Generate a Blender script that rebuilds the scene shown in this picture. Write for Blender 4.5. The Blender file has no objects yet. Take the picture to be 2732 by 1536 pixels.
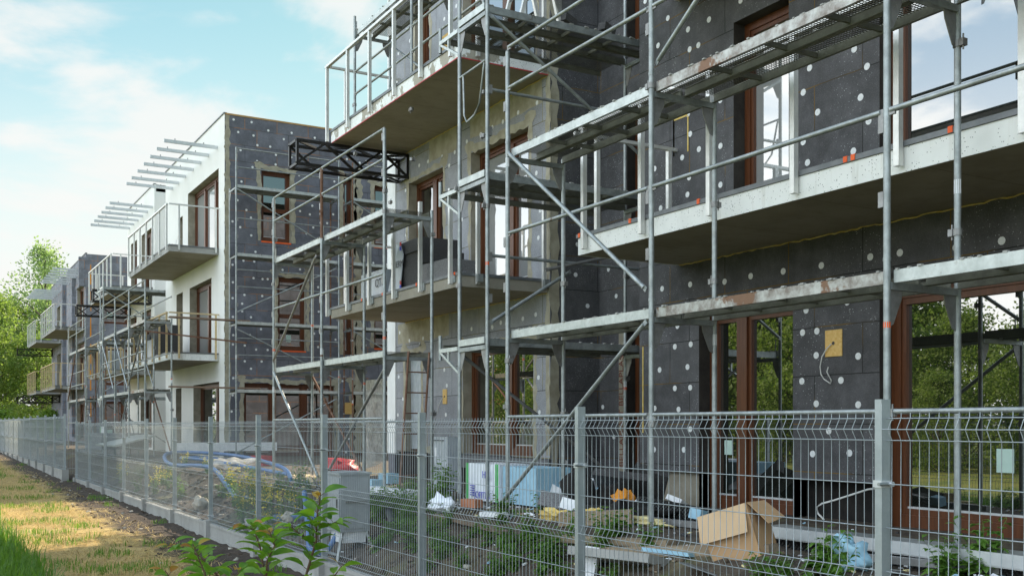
import bpy, math, random
from mathutils import Vector, noise as MN
random.seed(7)
R = math.radians
sc = bpy.context.scene
col = sc.collection

# ------------------------------------------------------------------ camera
cd = bpy.data.cameras.new('camera')
cam = bpy.data.objects.new('camera', cd); col.objects.link(cam)
cam.location = (0, 0, 1.7); cam.rotation_euler = (R(90), 0, R(-30))
cd.sensor_width = 36; cd.lens = 36 * 2755.7 / 2732; cd.shift_y = 365 / 2732
cd.clip_start = .05; cd.clip_end = 2000
sc.camera = cam
sc.cycles.use_denoising = True
sc.cycles.max_bounces = 8
sc.cycles.transparent_max_bounces = 16
# ------------------------------------------------------------------ light
SUN = Vector((.87, .5, 0)).normalized(); EL = R(35)
SKY_STRENGTH = .085
sc.view_settings.view_transform = 'Standard'; sc.view_settings.look = 'None'
sc.view_settings.gamma = 1; sc.view_settings.exposure = 1.4
w = bpy.data.worlds.new('World'); sc.world = w; w.use_nodes = True
NT = w.node_tree; NT.nodes.clear()

def nd(nt, t, ins=None, **kw):
    n = nt.nodes.new(t)
    for k, v in kw.items(): setattr(n, k, v)
    for k, v in (ins or {}).items():
        s = n.inputs[k]
        if isinstance(v, bpy.types.NodeSocket): nt.links.new(v, s)
        elif isinstance(v, bpy.types.Node): nt.links.new(v.outputs[0], s)
        else: s.default_value = v
    return n
def mth(nt, op, a, b=0.0, c=0.0, clamp=False):
    n = nd(nt, 'ShaderNodeMath', {0: a, 1: b, 2: c}, operation=op); n.use_clamp = clamp; return n.outputs[0]
def mix(nt, f, a, b, mode='MIX'):
    n = nt.nodes.new('ShaderNodeMix'); n.data_type = 'RGBA'; n.blend_type = mode
    for i, v in ((0, f), (6, a), (7, b)):
        if isinstance(v, bpy.types.NodeSocket): nt.links.new(v, n.inputs[i])
        else: n.inputs[i].default_value = v if i == 0 else (*v, 1) if len(v) == 3 else v
    return n.outputs[2]
def smooth(nt, v, a, b, lo=0.0, hi=1.0):
    n = nd(nt, 'ShaderNodeMapRange', {0: v, 1: a, 2: b, 3: lo, 4: hi}, interpolation_type='SMOOTHSTEP'); return n.outputs[0]

sky = nd(NT, 'ShaderNodeTexSky', sky_type='NISHITA')
sky.sun_disc = False; sky.sun_elevation = EL; sky.sun_rotation = math.atan2(SUN.x, SUN.y)
sky.dust_density = 1.2; sky.ozone_density = 1.0
tc = nd(NT, 'ShaderNodeTexCoord')
sp = nd(NT, 'ShaderNodeSeparateXYZ', {0: tc.outputs['Generated']})
dx, dy, dz = sp.outputs
den = mth(NT, 'ADD', mth(NT, 'MAXIMUM', dz, 0.0), .20)
CLOUD_OFF = (15.1, 4.4, .2)
cv = nd(NT, 'ShaderNodeCombineXYZ', {0: mth(NT, 'ADD', mth(NT, 'DIVIDE', dx, den), CLOUD_OFF[0]), 1: mth(NT, 'ADD', mth(NT, 'DIVIDE', dy, den), CLOUD_OFF[1]), 2: CLOUD_OFF[2]})
cn = nd(NT, 'ShaderNodeTexNoise', {'Vector': cv.outputs[0], 'Scale': 2.3, 'Detail': 10.0, 'Roughness': .52, 'Distortion': .3})
cm = smooth(NT, cn.outputs[0], .47, .60)
west = smooth(NT, dx, .05, -.55)                      # unseen sky opposite the sun, brightened to light the shaded fronts and panes
tint = mix(NT, 1.0, sky.outputs[0], (.74, .92, .72), 'MULTIPLY')
tint = mix(NT, smooth(NT, dx, .0, .5, 0.0, .55), tint, mix(NT, 1.0, tint, (.40, .52, .53), 'MULTIPLY'))
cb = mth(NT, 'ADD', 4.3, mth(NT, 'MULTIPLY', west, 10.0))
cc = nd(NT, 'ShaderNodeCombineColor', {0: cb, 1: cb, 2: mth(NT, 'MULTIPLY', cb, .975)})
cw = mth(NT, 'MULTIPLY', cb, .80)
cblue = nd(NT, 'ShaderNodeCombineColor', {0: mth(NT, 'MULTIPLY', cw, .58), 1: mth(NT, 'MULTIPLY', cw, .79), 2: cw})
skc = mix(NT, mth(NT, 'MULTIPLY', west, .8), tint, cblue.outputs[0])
hz = smooth(NT, dz, .38, .10)                         # milky air towards the horizon
skc = mix(NT, mth(NT, 'MULTIPLY', mth(NT, 'MULTIPLY', hz, .93), smooth(NT, dy, -.5, .3, .2, 1.0)), skc, cc.outputs[0])
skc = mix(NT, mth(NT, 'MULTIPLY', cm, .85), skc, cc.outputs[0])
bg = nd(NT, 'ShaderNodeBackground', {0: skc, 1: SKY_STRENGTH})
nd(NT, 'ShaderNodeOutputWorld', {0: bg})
sd = bpy.data.lights.new('sun', 'SUN'); sd.energy = 4.0; sd.angle = R(.6); sd.color = (1, .86, .66)
so = bpy.data.objects.new('sun', sd); col.objects.link(so)
so.rotation_euler = Vector((SUN.x * math.cos(EL), SUN.y * math.cos(EL), math.sin(EL))).to_track_quat('Z', 'Y').to_euler()

# ------------------------------------------------------------------ materials
M = {}
def base(name):
    m = bpy.data.materials.new(name); m.use_nodes = True
    nt = m.node_tree; nt.nodes.clear()
    tc = nd(nt, 'ShaderNodeTexCoord')
    M[name] = m
    return m, nt, tc.outputs['Object']
def fin(nt, colr, rough=.8, metal=0.0, bump=None, bstr=.3, bdist=.01, **kw):
    ins = {'Base Color': colr if isinstance(colr, bpy.types.NodeSocket) else (*colr, 1), 'Roughness': rough, 'Metallic': metal}
    ins.update(kw)
    p = nd(nt, 'ShaderNodeBsdfPrincipled', ins)
    if bump is not None:
        b = nd(nt, 'ShaderNodeBump', {'Height': bump, 'Strength': bstr, 'Distance': bdist}); nt.links.new(b.outputs[0], p.inputs['Normal'])
    return p
def out(nt, s): nd(nt, 'ShaderNodeOutputMaterial', {0: s})
def ns(nt, v, scale, detail=4.0, rough=.6, dist=0.0):
    return nd(nt, 'ShaderNodeTexNoise', {'Vector': v, 'Scale': scale, 'Detail': detail, 'Roughness': rough, 'Distortion': dist}).outputs[0]
def simple(name, a, b, scale=6.0, rough=.7, metal=0.0, bstr=.2, bscale=None, bdist=.01, lo=.35, hi=.65, **kw):
    m, nt, co = base(name)
    n = ns(nt, co, scale)
    c = mix(nt, smooth(nt, n, lo, hi), a, b)
    bn = ns(nt, co, bscale or scale * 5, 3.0)
    out(nt, fin(nt, c, rough, metal, bn, bstr, bdist, **kw)); return m

def eps(name, c1, c2, joint, foam, grain, speck, gscale=90.0, ltr=.5):
    m, nt, co = base(name)
    s = nd(nt, 'ShaderNodeSeparateXYZ', {0: co}); x, y, z = s.outputs
    v = nd(nt, 'ShaderNodeCombineXYZ', {0: mth(nt, 'ADD', x, y), 1: z, 2: 0.0}).outputs[0]
    wob = ns(nt, co, 3.0, 2.0)
    v2 = nd(nt, 'ShaderNodeVectorMath', {0: v, 1: nd(nt, 'ShaderNodeCombineXYZ', {0: mth(nt, 'MULTIPLY', wob, .03), 1: mth(nt, 'MULTIPLY', wob, .02), 2: 0.0}).outputs[0]}, operation='ADD').outputs[0]
    br = nd(nt, 'ShaderNodeTexBrick', {'Vector': v2, 'Color1': (*c1, 1), 'Color2': (*c2, 1), 'Scale': 1.0, 'Mortar Size': .006, 'Mortar Smooth': .2, 'Brick Width': 1.0, 'Row Height': .5})
    br.offset = .37
    nb = ns(nt, co, 2.6, 7.0, .72)
    c = mix(nt, smooth(nt, nb, .35, .75), br.outputs[0], mix(nt, ltr, br.outputs[0], (c1[0] * 2.6, c1[1] * 2.6, c1[2] * 2.65)))
    g = ns(nt, co, gscale, 2.0, .7)
    c = mix(nt, mth(nt, 'MULTIPLY', smooth(nt, g, .52, .75), grain), c, (.42, .43, .45))
    c = mix(nt, mth(nt, 'MULTIPLY', smooth(nt, g, .48, .25), grain), c, (.02, .02, .022))
    vo = nd(nt, 'ShaderNodeTexVoronoi', {'Vector': co, 'Scale': 34.0}, feature='F1')
    sm = mth(nt, 'MULTIPLY', mth(nt, 'LESS_THAN', vo.outputs['Distance'], .13), smooth(nt, ns(nt, co, 1.3, 3.0), .44, .66))
    c = mix(nt, mth(nt, 'MULTIPLY', sm, speck), c, (.62, .64, .66))
    jn = smooth(nt, ns(nt, co, 1.1, 1.0), .46, .56)
    c = mix(nt, br.outputs[1], c, mix(nt, jn, joint, foam))
    out(nt, fin(nt, c, .92, 0, g, .35, .004)); return m
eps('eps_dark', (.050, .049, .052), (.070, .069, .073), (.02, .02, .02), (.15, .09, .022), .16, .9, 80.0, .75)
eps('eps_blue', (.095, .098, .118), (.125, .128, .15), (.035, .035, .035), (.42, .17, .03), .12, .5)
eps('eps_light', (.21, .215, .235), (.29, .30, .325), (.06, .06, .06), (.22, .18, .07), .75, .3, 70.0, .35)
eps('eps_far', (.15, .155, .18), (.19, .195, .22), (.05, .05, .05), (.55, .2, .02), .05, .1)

def plaster():
    m, nt, co = base('plaster')
    n = ns(nt, co, .7, 5.0)
    c = mix(nt, smooth(nt, n, .3, .8), (.80, .79, .765), (.72, .715, .69))
    out(nt, fin(nt, c, .9, 0, ns(nt, co, 60, 2.0), .15, .004))
plaster()
simple('white_side', (.82, .83, .84), (.74, .75, .76), 2.0, .85)
simple('adhesive', (.30, .275, .205), (.40, .37, .29), 5.0, .95, bstr=.5)
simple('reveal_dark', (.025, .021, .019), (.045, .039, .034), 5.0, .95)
simple('reveal_beige', (.24, .215, .165), (.33, .30, .24), 4.0, .95)
simple('dowel', (.78, .79, .80), (.68, .69, .70), 40.0, .8)
simple('bitumen', (.007, .006, .0055), (.016, .0135, .012), 5.0, .95, bstr=.6)
simple('white_dust', (.7, .68, .62), (.6, .58, .53), 6.0, .9)
simple('xps_yellow', (.62, .58, .40), (.5, .47, .33), 6.0, .9)
simple('xps_blue', (.30, .52, .66), (.38, .60, .72), 6.0, .85)
def concrete(name, a, b, c3):
    m, nt, co = base(name)
    n = ns(nt, co, 1.6, 6.0, .65); n2 = ns(nt, co, 9.0, 5.0)
    c = mix(nt, smooth(nt, n, .35, .7), a, b)
    c = mix(nt, mth(nt, 'MULTIPLY', smooth(nt, n2, .55, .75), .5), c, c3)
    s = nd(nt, 'ShaderNodeSeparateXYZ', {0: co})
    f = mth(nt, 'ABSOLUTE', mth(nt, 'SUBTRACT', mth(nt, 'FRACT', mth(nt, 'DIVIDE', mth(nt, 'ADD', s.outputs[1], mth(nt, 'MULTIPLY', n, .04)), 1.25)), .5))
    c = mix(nt, mth(nt, 'MULTIPLY', mth(nt, 'LESS_THAN', f, .004), .55), c, (.05, .045, .04))
    out(nt, fin(nt, c, .88, 0, n2, .25, .006)); return m
concrete('concrete', (.30, .275, .23), (.24, .22, .185), (.36, .34, .29))
concrete('concrete_soffit_bounce', (.34, .295, .225), (.265, .23, .172), (.19, .163, .12))  # brown-olive tint puts the ground's bounce light into the soffit colour
concrete('concrete_grey', (.36, .355, .34), (.28, .275, .262), (.42, .41, .39))
def fascia(name, speckled, patch):
    m, nt, co = base(name)
    c = mix(nt, smooth(nt, ns(nt, co, 3.0), .4, .7), (.80, .81, .80), (.72, .73, .72))
    if patch:
        s = nd(nt, 'ShaderNodeSeparateXYZ', {0: co})
        n = ns(nt, co, 2.6, 5.0, .6)
        c = mix(nt, smooth(nt, n, .50, .53), c, (.36, .335, .28))
    mp = nd(nt, 'ShaderNodeMapping', {'Vector': co}); mp.inputs['Scale'].default_value = (9, 9, .9)
    c = mix(nt, mth(nt, 'MULTIPLY', smooth(nt, ns(nt, mp.outputs[0], 1.0, 5.0, .65), .54, .76), .45), c, (.42, .39, .32))
    if speckled:
        v = nd(nt, 'ShaderNodeTexVoronoi', {'Vector': co, 'Scale': 46.0})
        k = mth(nt, 'MULTIPLY', mth(nt, 'LESS_THAN', v.outputs['Distance'], .2), smooth(nt, ns(nt, co, 16.0, 1.0), .47, .53))
        c = mix(nt, mth(nt, 'MULTIPLY', k, .85), c, (.10, .10, .11))
    out(nt, fin(nt, c, .85, 0, ns(nt, co, 40.0), .2, .004)); return m
fascia('fascia_specks', True, False); fascia('fascia_patch', True, True)

def metal(name, a, b, rust=(.12, .05, .025), ra=.0, rough=.42, met=.75, mortar=.35):
    m, nt, co = base(name)
    n = ns(nt, co, 7.0, 6.0, .7); n2 = ns(nt, co, 26.0, 4.0, .7)
    c = mix(nt, smooth(nt, n, .3, .7), a, b)
    c = mix(nt, mth(nt, 'MULTIPLY', smooth(nt, n2, .60, .68), mortar), c, (.40, .385, .35))
    c = mix(nt, smooth(nt, ns(nt, co, 2.1, 5.0, .7), .74 - ra, .80 - ra), c, rust)
    rr = mth(nt, 'ADD', rough, mth(nt, 'MULTIPLY', n2, .25))
    out(nt, fin(nt, c, rr, met, n2, .15, .004)); return m
metal('galv', (.41, .44, .445), (.25, .27, .27), ra=.07, mortar=.6)
metal('galv_lip', (.60, .63, .62), (.44, .47, .46), ra=.06, mortar=.6)
metal('galv_worn', (.50, .51, .49), (.20, .17, .15), rust=(.20, .12, .08), ra=.2, mortar=.8)
metal('galv_dirty', (.33, .33, .33), (.22, .215, .21), ra=.08, mortar=.6)
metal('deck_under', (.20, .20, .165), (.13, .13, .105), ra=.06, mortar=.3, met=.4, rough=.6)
metal('rusty', (.15, .065, .035), (.24, .15, .11), ra=.18, met=.2, rough=.75, mortar=.3)
metal('fence_galv', (.46, .50, .53), (.38, .42, .45), ra=-.2, mortar=.1, rough=.38)
metal('fence_wire', (.40, .44, .47), (.31, .35, .38), ra=-.2, mortar=.1, rough=.4, met=.6)
metal('aluminium', (.74, .74, .72), (.62, .62, .60), ra=-.3, mortar=.12, rough=.33, met=.55)
metal('zinc', (.66, .68, .70), (.56, .58, .60), ra=-.3, mortar=.1, rough=.4, met=.6)
simple('flashing', (.17, .18, .19), (.13, .14, .15), 6.0, .5, .3)
simple('membrane', (.035, .037, .043), (.055, .058, .066), 8.0, .6, bstr=.8, bscale=18)
simple('black_steel', (.010, .009, .009), (.018, .016, .015), 12.0, .38, .2)
simple('grey_paint', (.30, .32, .34), (.35, .37, .39), 3.0, .5, 0)
simple('orange_clip', (.85, .13, .02), (.75, .10, .015), 9.0, .6)
simple('red_line', (.45, .03, .035), (.38, .02, .03), 9.0, .6)
simple('foam', (.62, .42, .10), (.70, .55, .22), 14.0, .9, bstr=.9)
simple('foam_orange', (.75, .30, .03), (.65, .25, .03), 14.0, .9, bstr=.9)
simple('foam_pale', (.72, .62, .33), (.64, .54, .27), 14.0, .9, bstr=.9)
simple('styro_white', (.80, .81, .83), (.70, .71, .74), 12.0, .85)
simple('styro_blue', (.34, .54, .66), (.28, .47, .60), 8.0, .85)
simple('styro_dark', (.042, .041, .042), (.075, .073, .075), 60.0, .9, bstr=.4)
simple('styro_grey', (.11, .108, .115), (.21, .21, .22), 95.0, .9, lo=.42, hi=.58)
simple('foil_grey', (.36, .40, .45), (.44, .48, .53), 5.0, .35, bstr=.7, bscale=9)
simple('foil_white', (.80, .83, .88), (.70, .73, .80), 5.0, .35, bstr=.5, bscale=9)
simple('ink_dark', (.05, .05, .06), (.07, .07, .08), 9.0, .6)
simple('ink_blue', (.05, .05, .42), (.06, .06, .5), 9.0, .6)
simple('ink_red', (.13, .028, .018), (.16, .034, .02), 9.0, .7)
simple('ink_green', (.07, .38, .10), (.09, .45, .13), 9.0, .5)
simple('cardboard', (.50, .31, .165), (.44, .27, .14), 3.0, .85, bstr=.15)
simple('cardboard_light', (.60, .42, .26), (.55, .375, .22), 3.0, .85, bstr=.15)
simple('red_sheet', (.50, .02, .025), (.38, .015, .02), 6.0, .5, bstr=.8)
simple('blue_hose', (.035, .11, .30), (.055, .155, .37), 6.0, .4)
simple('black_hose', (.02, .025, .035), (.035, .04, .05), 6.0, .45)
simple('cable', (.70, .70, .68), (.6, .6, .58), 9.0, .5)
simple('sticker', (.50, .66, .60), (.46, .62, .56), 9.0, .6)
simple('brick_red', (.42, .17, .085), (.36, .14, .07), 9.0, .9)
simple('clod', (.055, .038, .027), (.12, .088, .06), 9.0, .95, bstr=.9, bscale=18, bdist=.03)
simple('stone', (.36, .33, .28), (.5, .47, .42), 9.0, .95, bstr=.9, bscale=14, bdist=.03)
simple('bark', (.10, .085, .065), (.16, .14, .11), 12.0, .9, bstr=.8)
simple('stem', (.09, .045, .025), (.13, .075, .04), 20.0, .7)
simple('roof_tile', (.36, .115, .05), (.28, .085, .04), 14.0, .85)
simple('house_wall', (.62, .56, .44), (.55, .5, .4), 3.0, .9)
simple('wood_edge', (.48, .29, .12), (.38, .22, .09), 6.0, .9)

def wood(name, a, b, sc_=14.0, axis=2, rough=.45):
    m, nt, co = base(name)
    mp = nd(nt, 'ShaderNodeMapping', {'Vector': co})
    s = [sc_, sc_, sc_]; s[axis] = sc_ * .06; mp.inputs['Scale'].default_value = s
    n = ns(nt, mp.outputs[0], 2.5, 5.0, .65)
    c = mix(nt, smooth(nt, n, .3, .7), a, b)
    out(nt, fin(nt, c, rough, 0, n, .15, .004)); return m
wood('frame_wood', (.125, .039, .012), (.080, .024, .007))
wood('plank_wood', (.34, .26, .17), (.24, .18, .125), 10.0, 1, .9)
wood('plank_dark', (.20, .145, .10), (.14, .10, .075), 10.0, 1, .9)
wood('plank_x', (.25, .17, .12), (.17, .11, .08), 10.0, 0, .9)
wood('pale_wood', (.60, .47, .27), (.48, .36, .2), 10.0, 0, .85)
m, nt, co = base('osb')
v = nd(nt, 'ShaderNodeTexVoronoi', {'Vector': co, 'Scale': 45.0, 'Randomness': 1.0})
out(nt, fin(nt, mix(nt, v.outputs['Color'], (.60, .36, .10), (.72, .50, .20)), .8))
m, nt, co = base('corrugated')
s = nd(nt, 'ShaderNodeSeparateXYZ', {0: co})
out(nt, fin(nt, (.03, .03, .03), .6, 0, mth(nt, 'MULTIPLY', mth(nt, 'SINE', mth(nt, 'MULTIPLY', s.outputs[1], 160.0)), mth(nt, 'SINE', mth(nt, 'MULTIPLY', s.outputs[2], 160.0))), 1.0, .02))

# coated double glazing: opaque dark base stands in for the unlit room, mirror-like front
m, nt, co = base('glass')
wv = ns(nt, co, .55, 1.0)
p = fin(nt, (.012, .014, .011), .008, 0, wv, .03, .02, IOR=3.5)
out(nt, p)
m, nt, co = base('glass_sky_glare')  # same glazing, pale base colour paints in the bright sky reflection
p = fin(nt, (.30, .31, .31), .02, 0, ns(nt, co, .55, 1.0), .03, .02, IOR=3.3)
out(nt, p)
# perforated scaffold sheet: real see-through holes
m, nt, co = base('perforated')
s = nd(nt, 'ShaderNodeSeparateXYZ', {0: co})
k = 2 * math.pi / .058
h_ = mth(nt, 'MULTIPLY', mth(nt, 'SINE', mth(nt, 'MULTIPLY', s.outputs[0], k)), mth(nt, 'SINE', mth(nt, 'MULTIPLY', s.outputs[1], k)))
hole = mth(nt, 'GREATER_THAN', mth(nt, 'ABSOLUTE', h_), .52)
tr = nd(nt, 'ShaderNodeBsdfTransparent')
p = fin(nt, mix(nt, smooth(nt, ns(nt, co, 6.0), .35, .65), (.16, .155, .125), (.10, .10, .08)), .6, .5)
out(nt, nd(nt, 'ShaderNodeMixShader', {0: hole, 1: p, 2: tr}))
# thin plastic film
m, nt, co = base('film')
n = ns(nt, co, 6.0, 5.0, .6, .6)
p = fin(nt, (.82, .80, .77), .35, 0, n, .8, .03)
t2 = nd(nt, 'ShaderNodeBsdfTranslucent', {0: (.7, .68, .65, 1)})
a = nd(nt, 'ShaderNodeMixShader', {0: .45, 1: p, 2: t2})
out(nt, nd(nt, 'ShaderNodeMixShader', {0: mth(nt, 'MULTIPLY', smooth(nt, n, .3, .7), .6), 1: a, 2: nd(nt, 'ShaderNodeBsdfTransparent')}))
def leaf(name, a, b, tl=.45, tcol=None, scale=.8, lo=.3, hi=.7):
    m, nt, co = base(name)
    n = ns(nt, co, scale, 4.0, .7)
    c = mix(nt, smooth(nt, n, lo, hi), a, b)
    p = fin(nt, c, .55)
    tcl = mix(nt, 1.0, c, tcol or (1.9, 1.8, .9), 'MULTIPLY')
    t = nd(nt, 'ShaderNodeBsdfTranslucent', {0: tcl})
    out(nt, nd(nt, 'ShaderNodeMixShader', {0: tl, 1: p, 2: t})); return m
leaf('tree_leaf', (.115, .19, .045), (.21, .28, .075), .5, (1.55, 1.6, 1.0), 1.2)
leaf('tree_leaf_pale', (.15, .24, .09), (.25, .34, .15), .5, (1.5, 1.55, 1.1))
leaf('hedge_leaf', (.12, .22, .03), (.18, .29, .05), .4)
leaf('weed_leaf', (.085, .185, .030), (.16, .29, .05), .4, scale=5.0)
leaf('sapling_leaf', (.07, .19, .02), (.18, .32, .035), .45, scale=6.0)
leaf('sapling_young', (.34, .25, .03), (.33, .12, .03), .4, scale=9.0)
leaf('grass_blade', (.06, .15, .018), (.13, .25, .03), .4, scale=1.5)
leaf('straw_blade', (.66, .49, .19), (.46, .33, .13), .2, (1, 1, 1), scale=3.0)
leaf('yellow_flower', (.80, .62, .02), (.85, .70, .05), .3, (1, 1, .5), scale=3.0)

# ------------------------------------------------------------------ helpers
class MB:
    def __init__(s): s.v = []; s.f = []; s.m = []; s.s = []; s.mats = []
    def mi(s, m):
        if m not in s.mats: s.mats.append(m)
        return s.mats.index(m)
    def face(s, pts, m, smooth=False):
        i = len(s.v); s.v += [tuple(p) for p in pts]; s.f.append(tuple(range(i, i + len(pts)))); s.m.append(s.mi(m)); s.s.append(smooth)
    def hexa(s, p, m):
        i = len(s.v); s.v += [tuple(q) for q in p]; k = s.mi(m)
        for f in ((0, 3, 2, 1), (4, 5, 6, 7), (0, 1, 5, 4), (1, 2, 6, 5), (2, 3, 7, 6), (3, 0, 4, 7)):
            s.f.append(tuple(i + j for j in f)); s.m.append(k); s.s.append(False)
    def box(s, x0, x1, y0, y1, z0, z1, m):
        s.hexa([(x0, y0, z0), (x1, y0, z0), (x1, y1, z0), (x0, y1, z0), (x0, y0, z1), (x1, y0, z1), (x1, y1, z1), (x0, y1, z1)], m)
    def beam(s, p0, p1, w_, h_, m, up=(0, 0, 1)):
        p0 = Vector(p0); p1 = Vector(p1); d = (p1 - p0).normalized(); u = Vector(up)
        if abs(d.dot(u)) > .98: u = Vector((1, 0, 0))
        a = d.cross(u).normalized() * w_ / 2; b = a.cross(d).normalized() * h_ / 2
        s.hexa([p0 - a - b, p0 + a - b, p1 + a - b, p1 - a - b, p0 - a + b, p0 + a + b, p1 + a + b, p1 - a + b], m)
    def obox(s, c, sx, sy, sz, rz, m, tilt=0, roll=0):
        cz, sn = math.cos(rz), math.sin(rz); P = []
        from mathutils import Euler
        E = Euler((roll, tilt, rz)).to_matrix()
        for z in (-sz / 2, sz / 2):
            for x, y in ((-1, -1), (1, -1), (1, 1), (-1, 1)):
                P.append(Vector(c) + E @ Vector((x * sx / 2, y * sy / 2, z)))
        s.hexa(P, m)
    def tube(s, p0, p1, r, m, n=8, r1=None):
        s.path([p0, p1], r, m, n, r1)
    def path(s, pts, r, m, n=8, r1=None):
        pts = [Vector(p) for p in pts]; k = s.mi(m); rings = []
        for j, p in enumerate(pts):
            d = (pts[min(j + 1, len(pts) - 1)] - pts[max(j - 1, 0)]).normalized()
            u = Vector((0, 0, 1)) if abs(d.z) < .9 else Vector((1, 0, 0))
            a = d.cross(u).normalized(); b = d.cross(a).normalized()
            rr = r if r1 is None else r + (r1 - r) * j / (len(pts) - 1)
            i = len(s.v); rings.append(i)
            s.v += [tuple(p + a * rr * math.cos(2 * math.pi * q / n) + b * rr * math.sin(2 * math.pi * q / n)) for q in range(n)]
        for i, j in zip(rings, rings[1:]):
            for q in range(n):
                s.f.append((i + q, i + (q + 1) % n, j + (q + 1) % n, j + q)); s.m.append(k); s.s.append(True)
        for i in (rings[0], rings[-1]):
            s.face([s.v[i + q] for q in range(n)], m)
    def disc(s, c, ax, r, m, t=.004, n=10, sq=1.0):
        c = Vector(c); ax = Vector(ax); u = Vector((0, 0, 1)) if abs(ax.z) < .9 else Vector((1, 0, 0))
        a = ax.cross(u).normalized(); b = a.cross(ax)
        ring = [c + ax * t + a * r * math.cos(2 * math.pi * q / n) + b * r * sq * math.sin(2 * math.pi * q / n) for q in range(n)]
        s.face(ring, m)
        s.face([c + ax * t * 1.3 + a * r * .28 * math.cos(2 * math.pi * q / 6) + b * r * .28 * math.sin(2 * math.pi * q / 6) for q in range(6)], m)
        for q in range(n):
            s.face([ring[q], ring[(q + 1) % n], ring[(q + 1) % n] - ax * t, ring[q] - ax * t], m)
    def extr(s, poly, vec, m):
        vec = Vector(vec); P = [Vector(p) for p in poly]; Q = [p + vec for p in P]
        s.face(P, m); s.face(Q[::-1], m)
        for i in range(len(P)):
            j = (i + 1) % len(P); s.face([P[i], P[j], Q[j], Q[i]], m)
    def blob(s, c, rx, ry, rz, m, jit=.25, seed=0, nu=7, nv=10):
        c = Vector(c); k = s.mi(m); i0 = len(s.v)
        for a in range(nu + 1):
            th = math.pi * a / nu
            for b in range(nv):
                ph = 2 * math.pi * b / nv
                d = Vector((math.sin(th) * math.cos(ph), math.sin(th) * math.sin(ph), math.cos(th)))
                q = 1 + jit * MN.noise(d * 2.1 + Vector((seed * 3.7, seed, 0)))*1.6
                s.v.append((c.x + d.x * rx * q, c.y + d.y * ry * q, c.z + d.z * rz * q))
        for a in range(nu):
            for b in range(nv):
                s.f.append((i0 + a * nv + b, i0 + a * nv + (b + 1) % nv, i0 + (a + 1) * nv + (b + 1) % nv, i0 + (a + 1) * nv + b)); s.m.append(k); s.s.append(True)
    def mesh(s, name, o=(0, 0, 0)):
        me = bpy.data.meshes.new(name)
        me.from_pydata([(a - o[0], b - o[1], c - o[2]) for a, b, c in s.v], [], s.f)
        for x in s.mats: me.materials.append(M[x])
        me.polygons.foreach_set('material_index', s.m); me.polygons.foreach_set('use_smooth', s.s)
        me.update(); return me
    def build(s, name, parent=None, o=None):
        root = parent
        while root is not None and root.parent is not None: root = root.parent
        loc = o if o is not None else (tuple(root.location) if root is not None else (0, 0, 0))
        ob = bpy.data.objects.new(name, s.mesh(name, loc)); col.objects.link(ob)
        if parent is not None: ob.parent = parent
        elif o is not None: ob.location = o
        return ob
def tag(o, label=None, cat=None, group=None, kind=None):
    for k, v in (('label', label), ('category', cat), ('group', group), ('kind', kind)):
        if v: o[k] = v
    return o
def thing(name, loc, label, cat, group=None):
    e = bpy.data.objects.new(name, None); col.objects.link(e); e.location = loc; e.empty_display_size = .2
    return tag(e, label, cat, group)
def copy_tree(o, parent=None):
    c = o.copy(); col.objects.link(c); c.parent = parent
    for ch in list(o.children): copy_tree(ch, c)
    return c
def text(s, size, mname, m4, parent, name='lettering', ext=.0015):
    cu = bpy.data.curves.new(name, 'FONT'); cu.body = s; cu.size = size; cu.extrude = ext; cu.align_x = 'CENTER'; cu.align_y = 'CENTER'
    t = bpy.data.objects.new(name, cu); col.objects.link(t)
    dg = bpy.context.evaluated_depsgraph_get(); me = bpy.data.meshes.new_from_object(t.evaluated_get(dg))
    bpy.data.objects.remove(t); me.materials.clear(); me.materials.append(M[mname])
    me.transform(m4); ob = bpy.data.objects.new(name, me); col.objects.link(ob)
    root = parent
    while root.parent is not None: root = root.parent
    from mathutils import Matrix
    me.transform(Matrix.Translation(-root.location)); ob.parent = parent
    return ob
def onface(c, xdir, ydir):
    from mathutils import Matrix
    x = Vector(xdir).normalized(); y = Vector(ydir).normalized(); z = x.cross(y)
    m4 = Matrix.Identity(4)
    for i in range(3): m4[i][0] = x[i]; m4[i][1] = y[i]; m4[i][2] = z[i]; m4[i][3] = c[i]
    return m4
def ss(a, b, x):
    t = min(1, max(0, (x - a) / (b - a))); return t * t * (3 - 2 * t)
def H(x, y, det=True):
    g = max(0, min(y, 60) - 16) * .009
    if x < 3.86:
        h = g
        if det: h += .02 * MN.noise((x * 2.2, y * 2.2, 3)) + .035 * ss(2.7, 3.5, x) * MN.noise((x * 5, y * 5, 7)) + .03 * ss(1.6, .8, x)
        return h
    h = g + (.72 - g) * ss(4.0, 5.45, x) + .12 * ss(3.86, 3.95, x) * (1 - ss(4.2, 5.2, x))
    if det:
        k = ss(3.9, 4.3, x) * (1 - .75 * ss(5.4, 6.2, x))
        h += k * (.10 * MN.noise((x * .9, y * .9, 1)) + .06 * MN.noise((x * 3, y * 3, 2)) + .035 * MN.noise((x * 8, y * 8, 5)))
    return h

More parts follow.
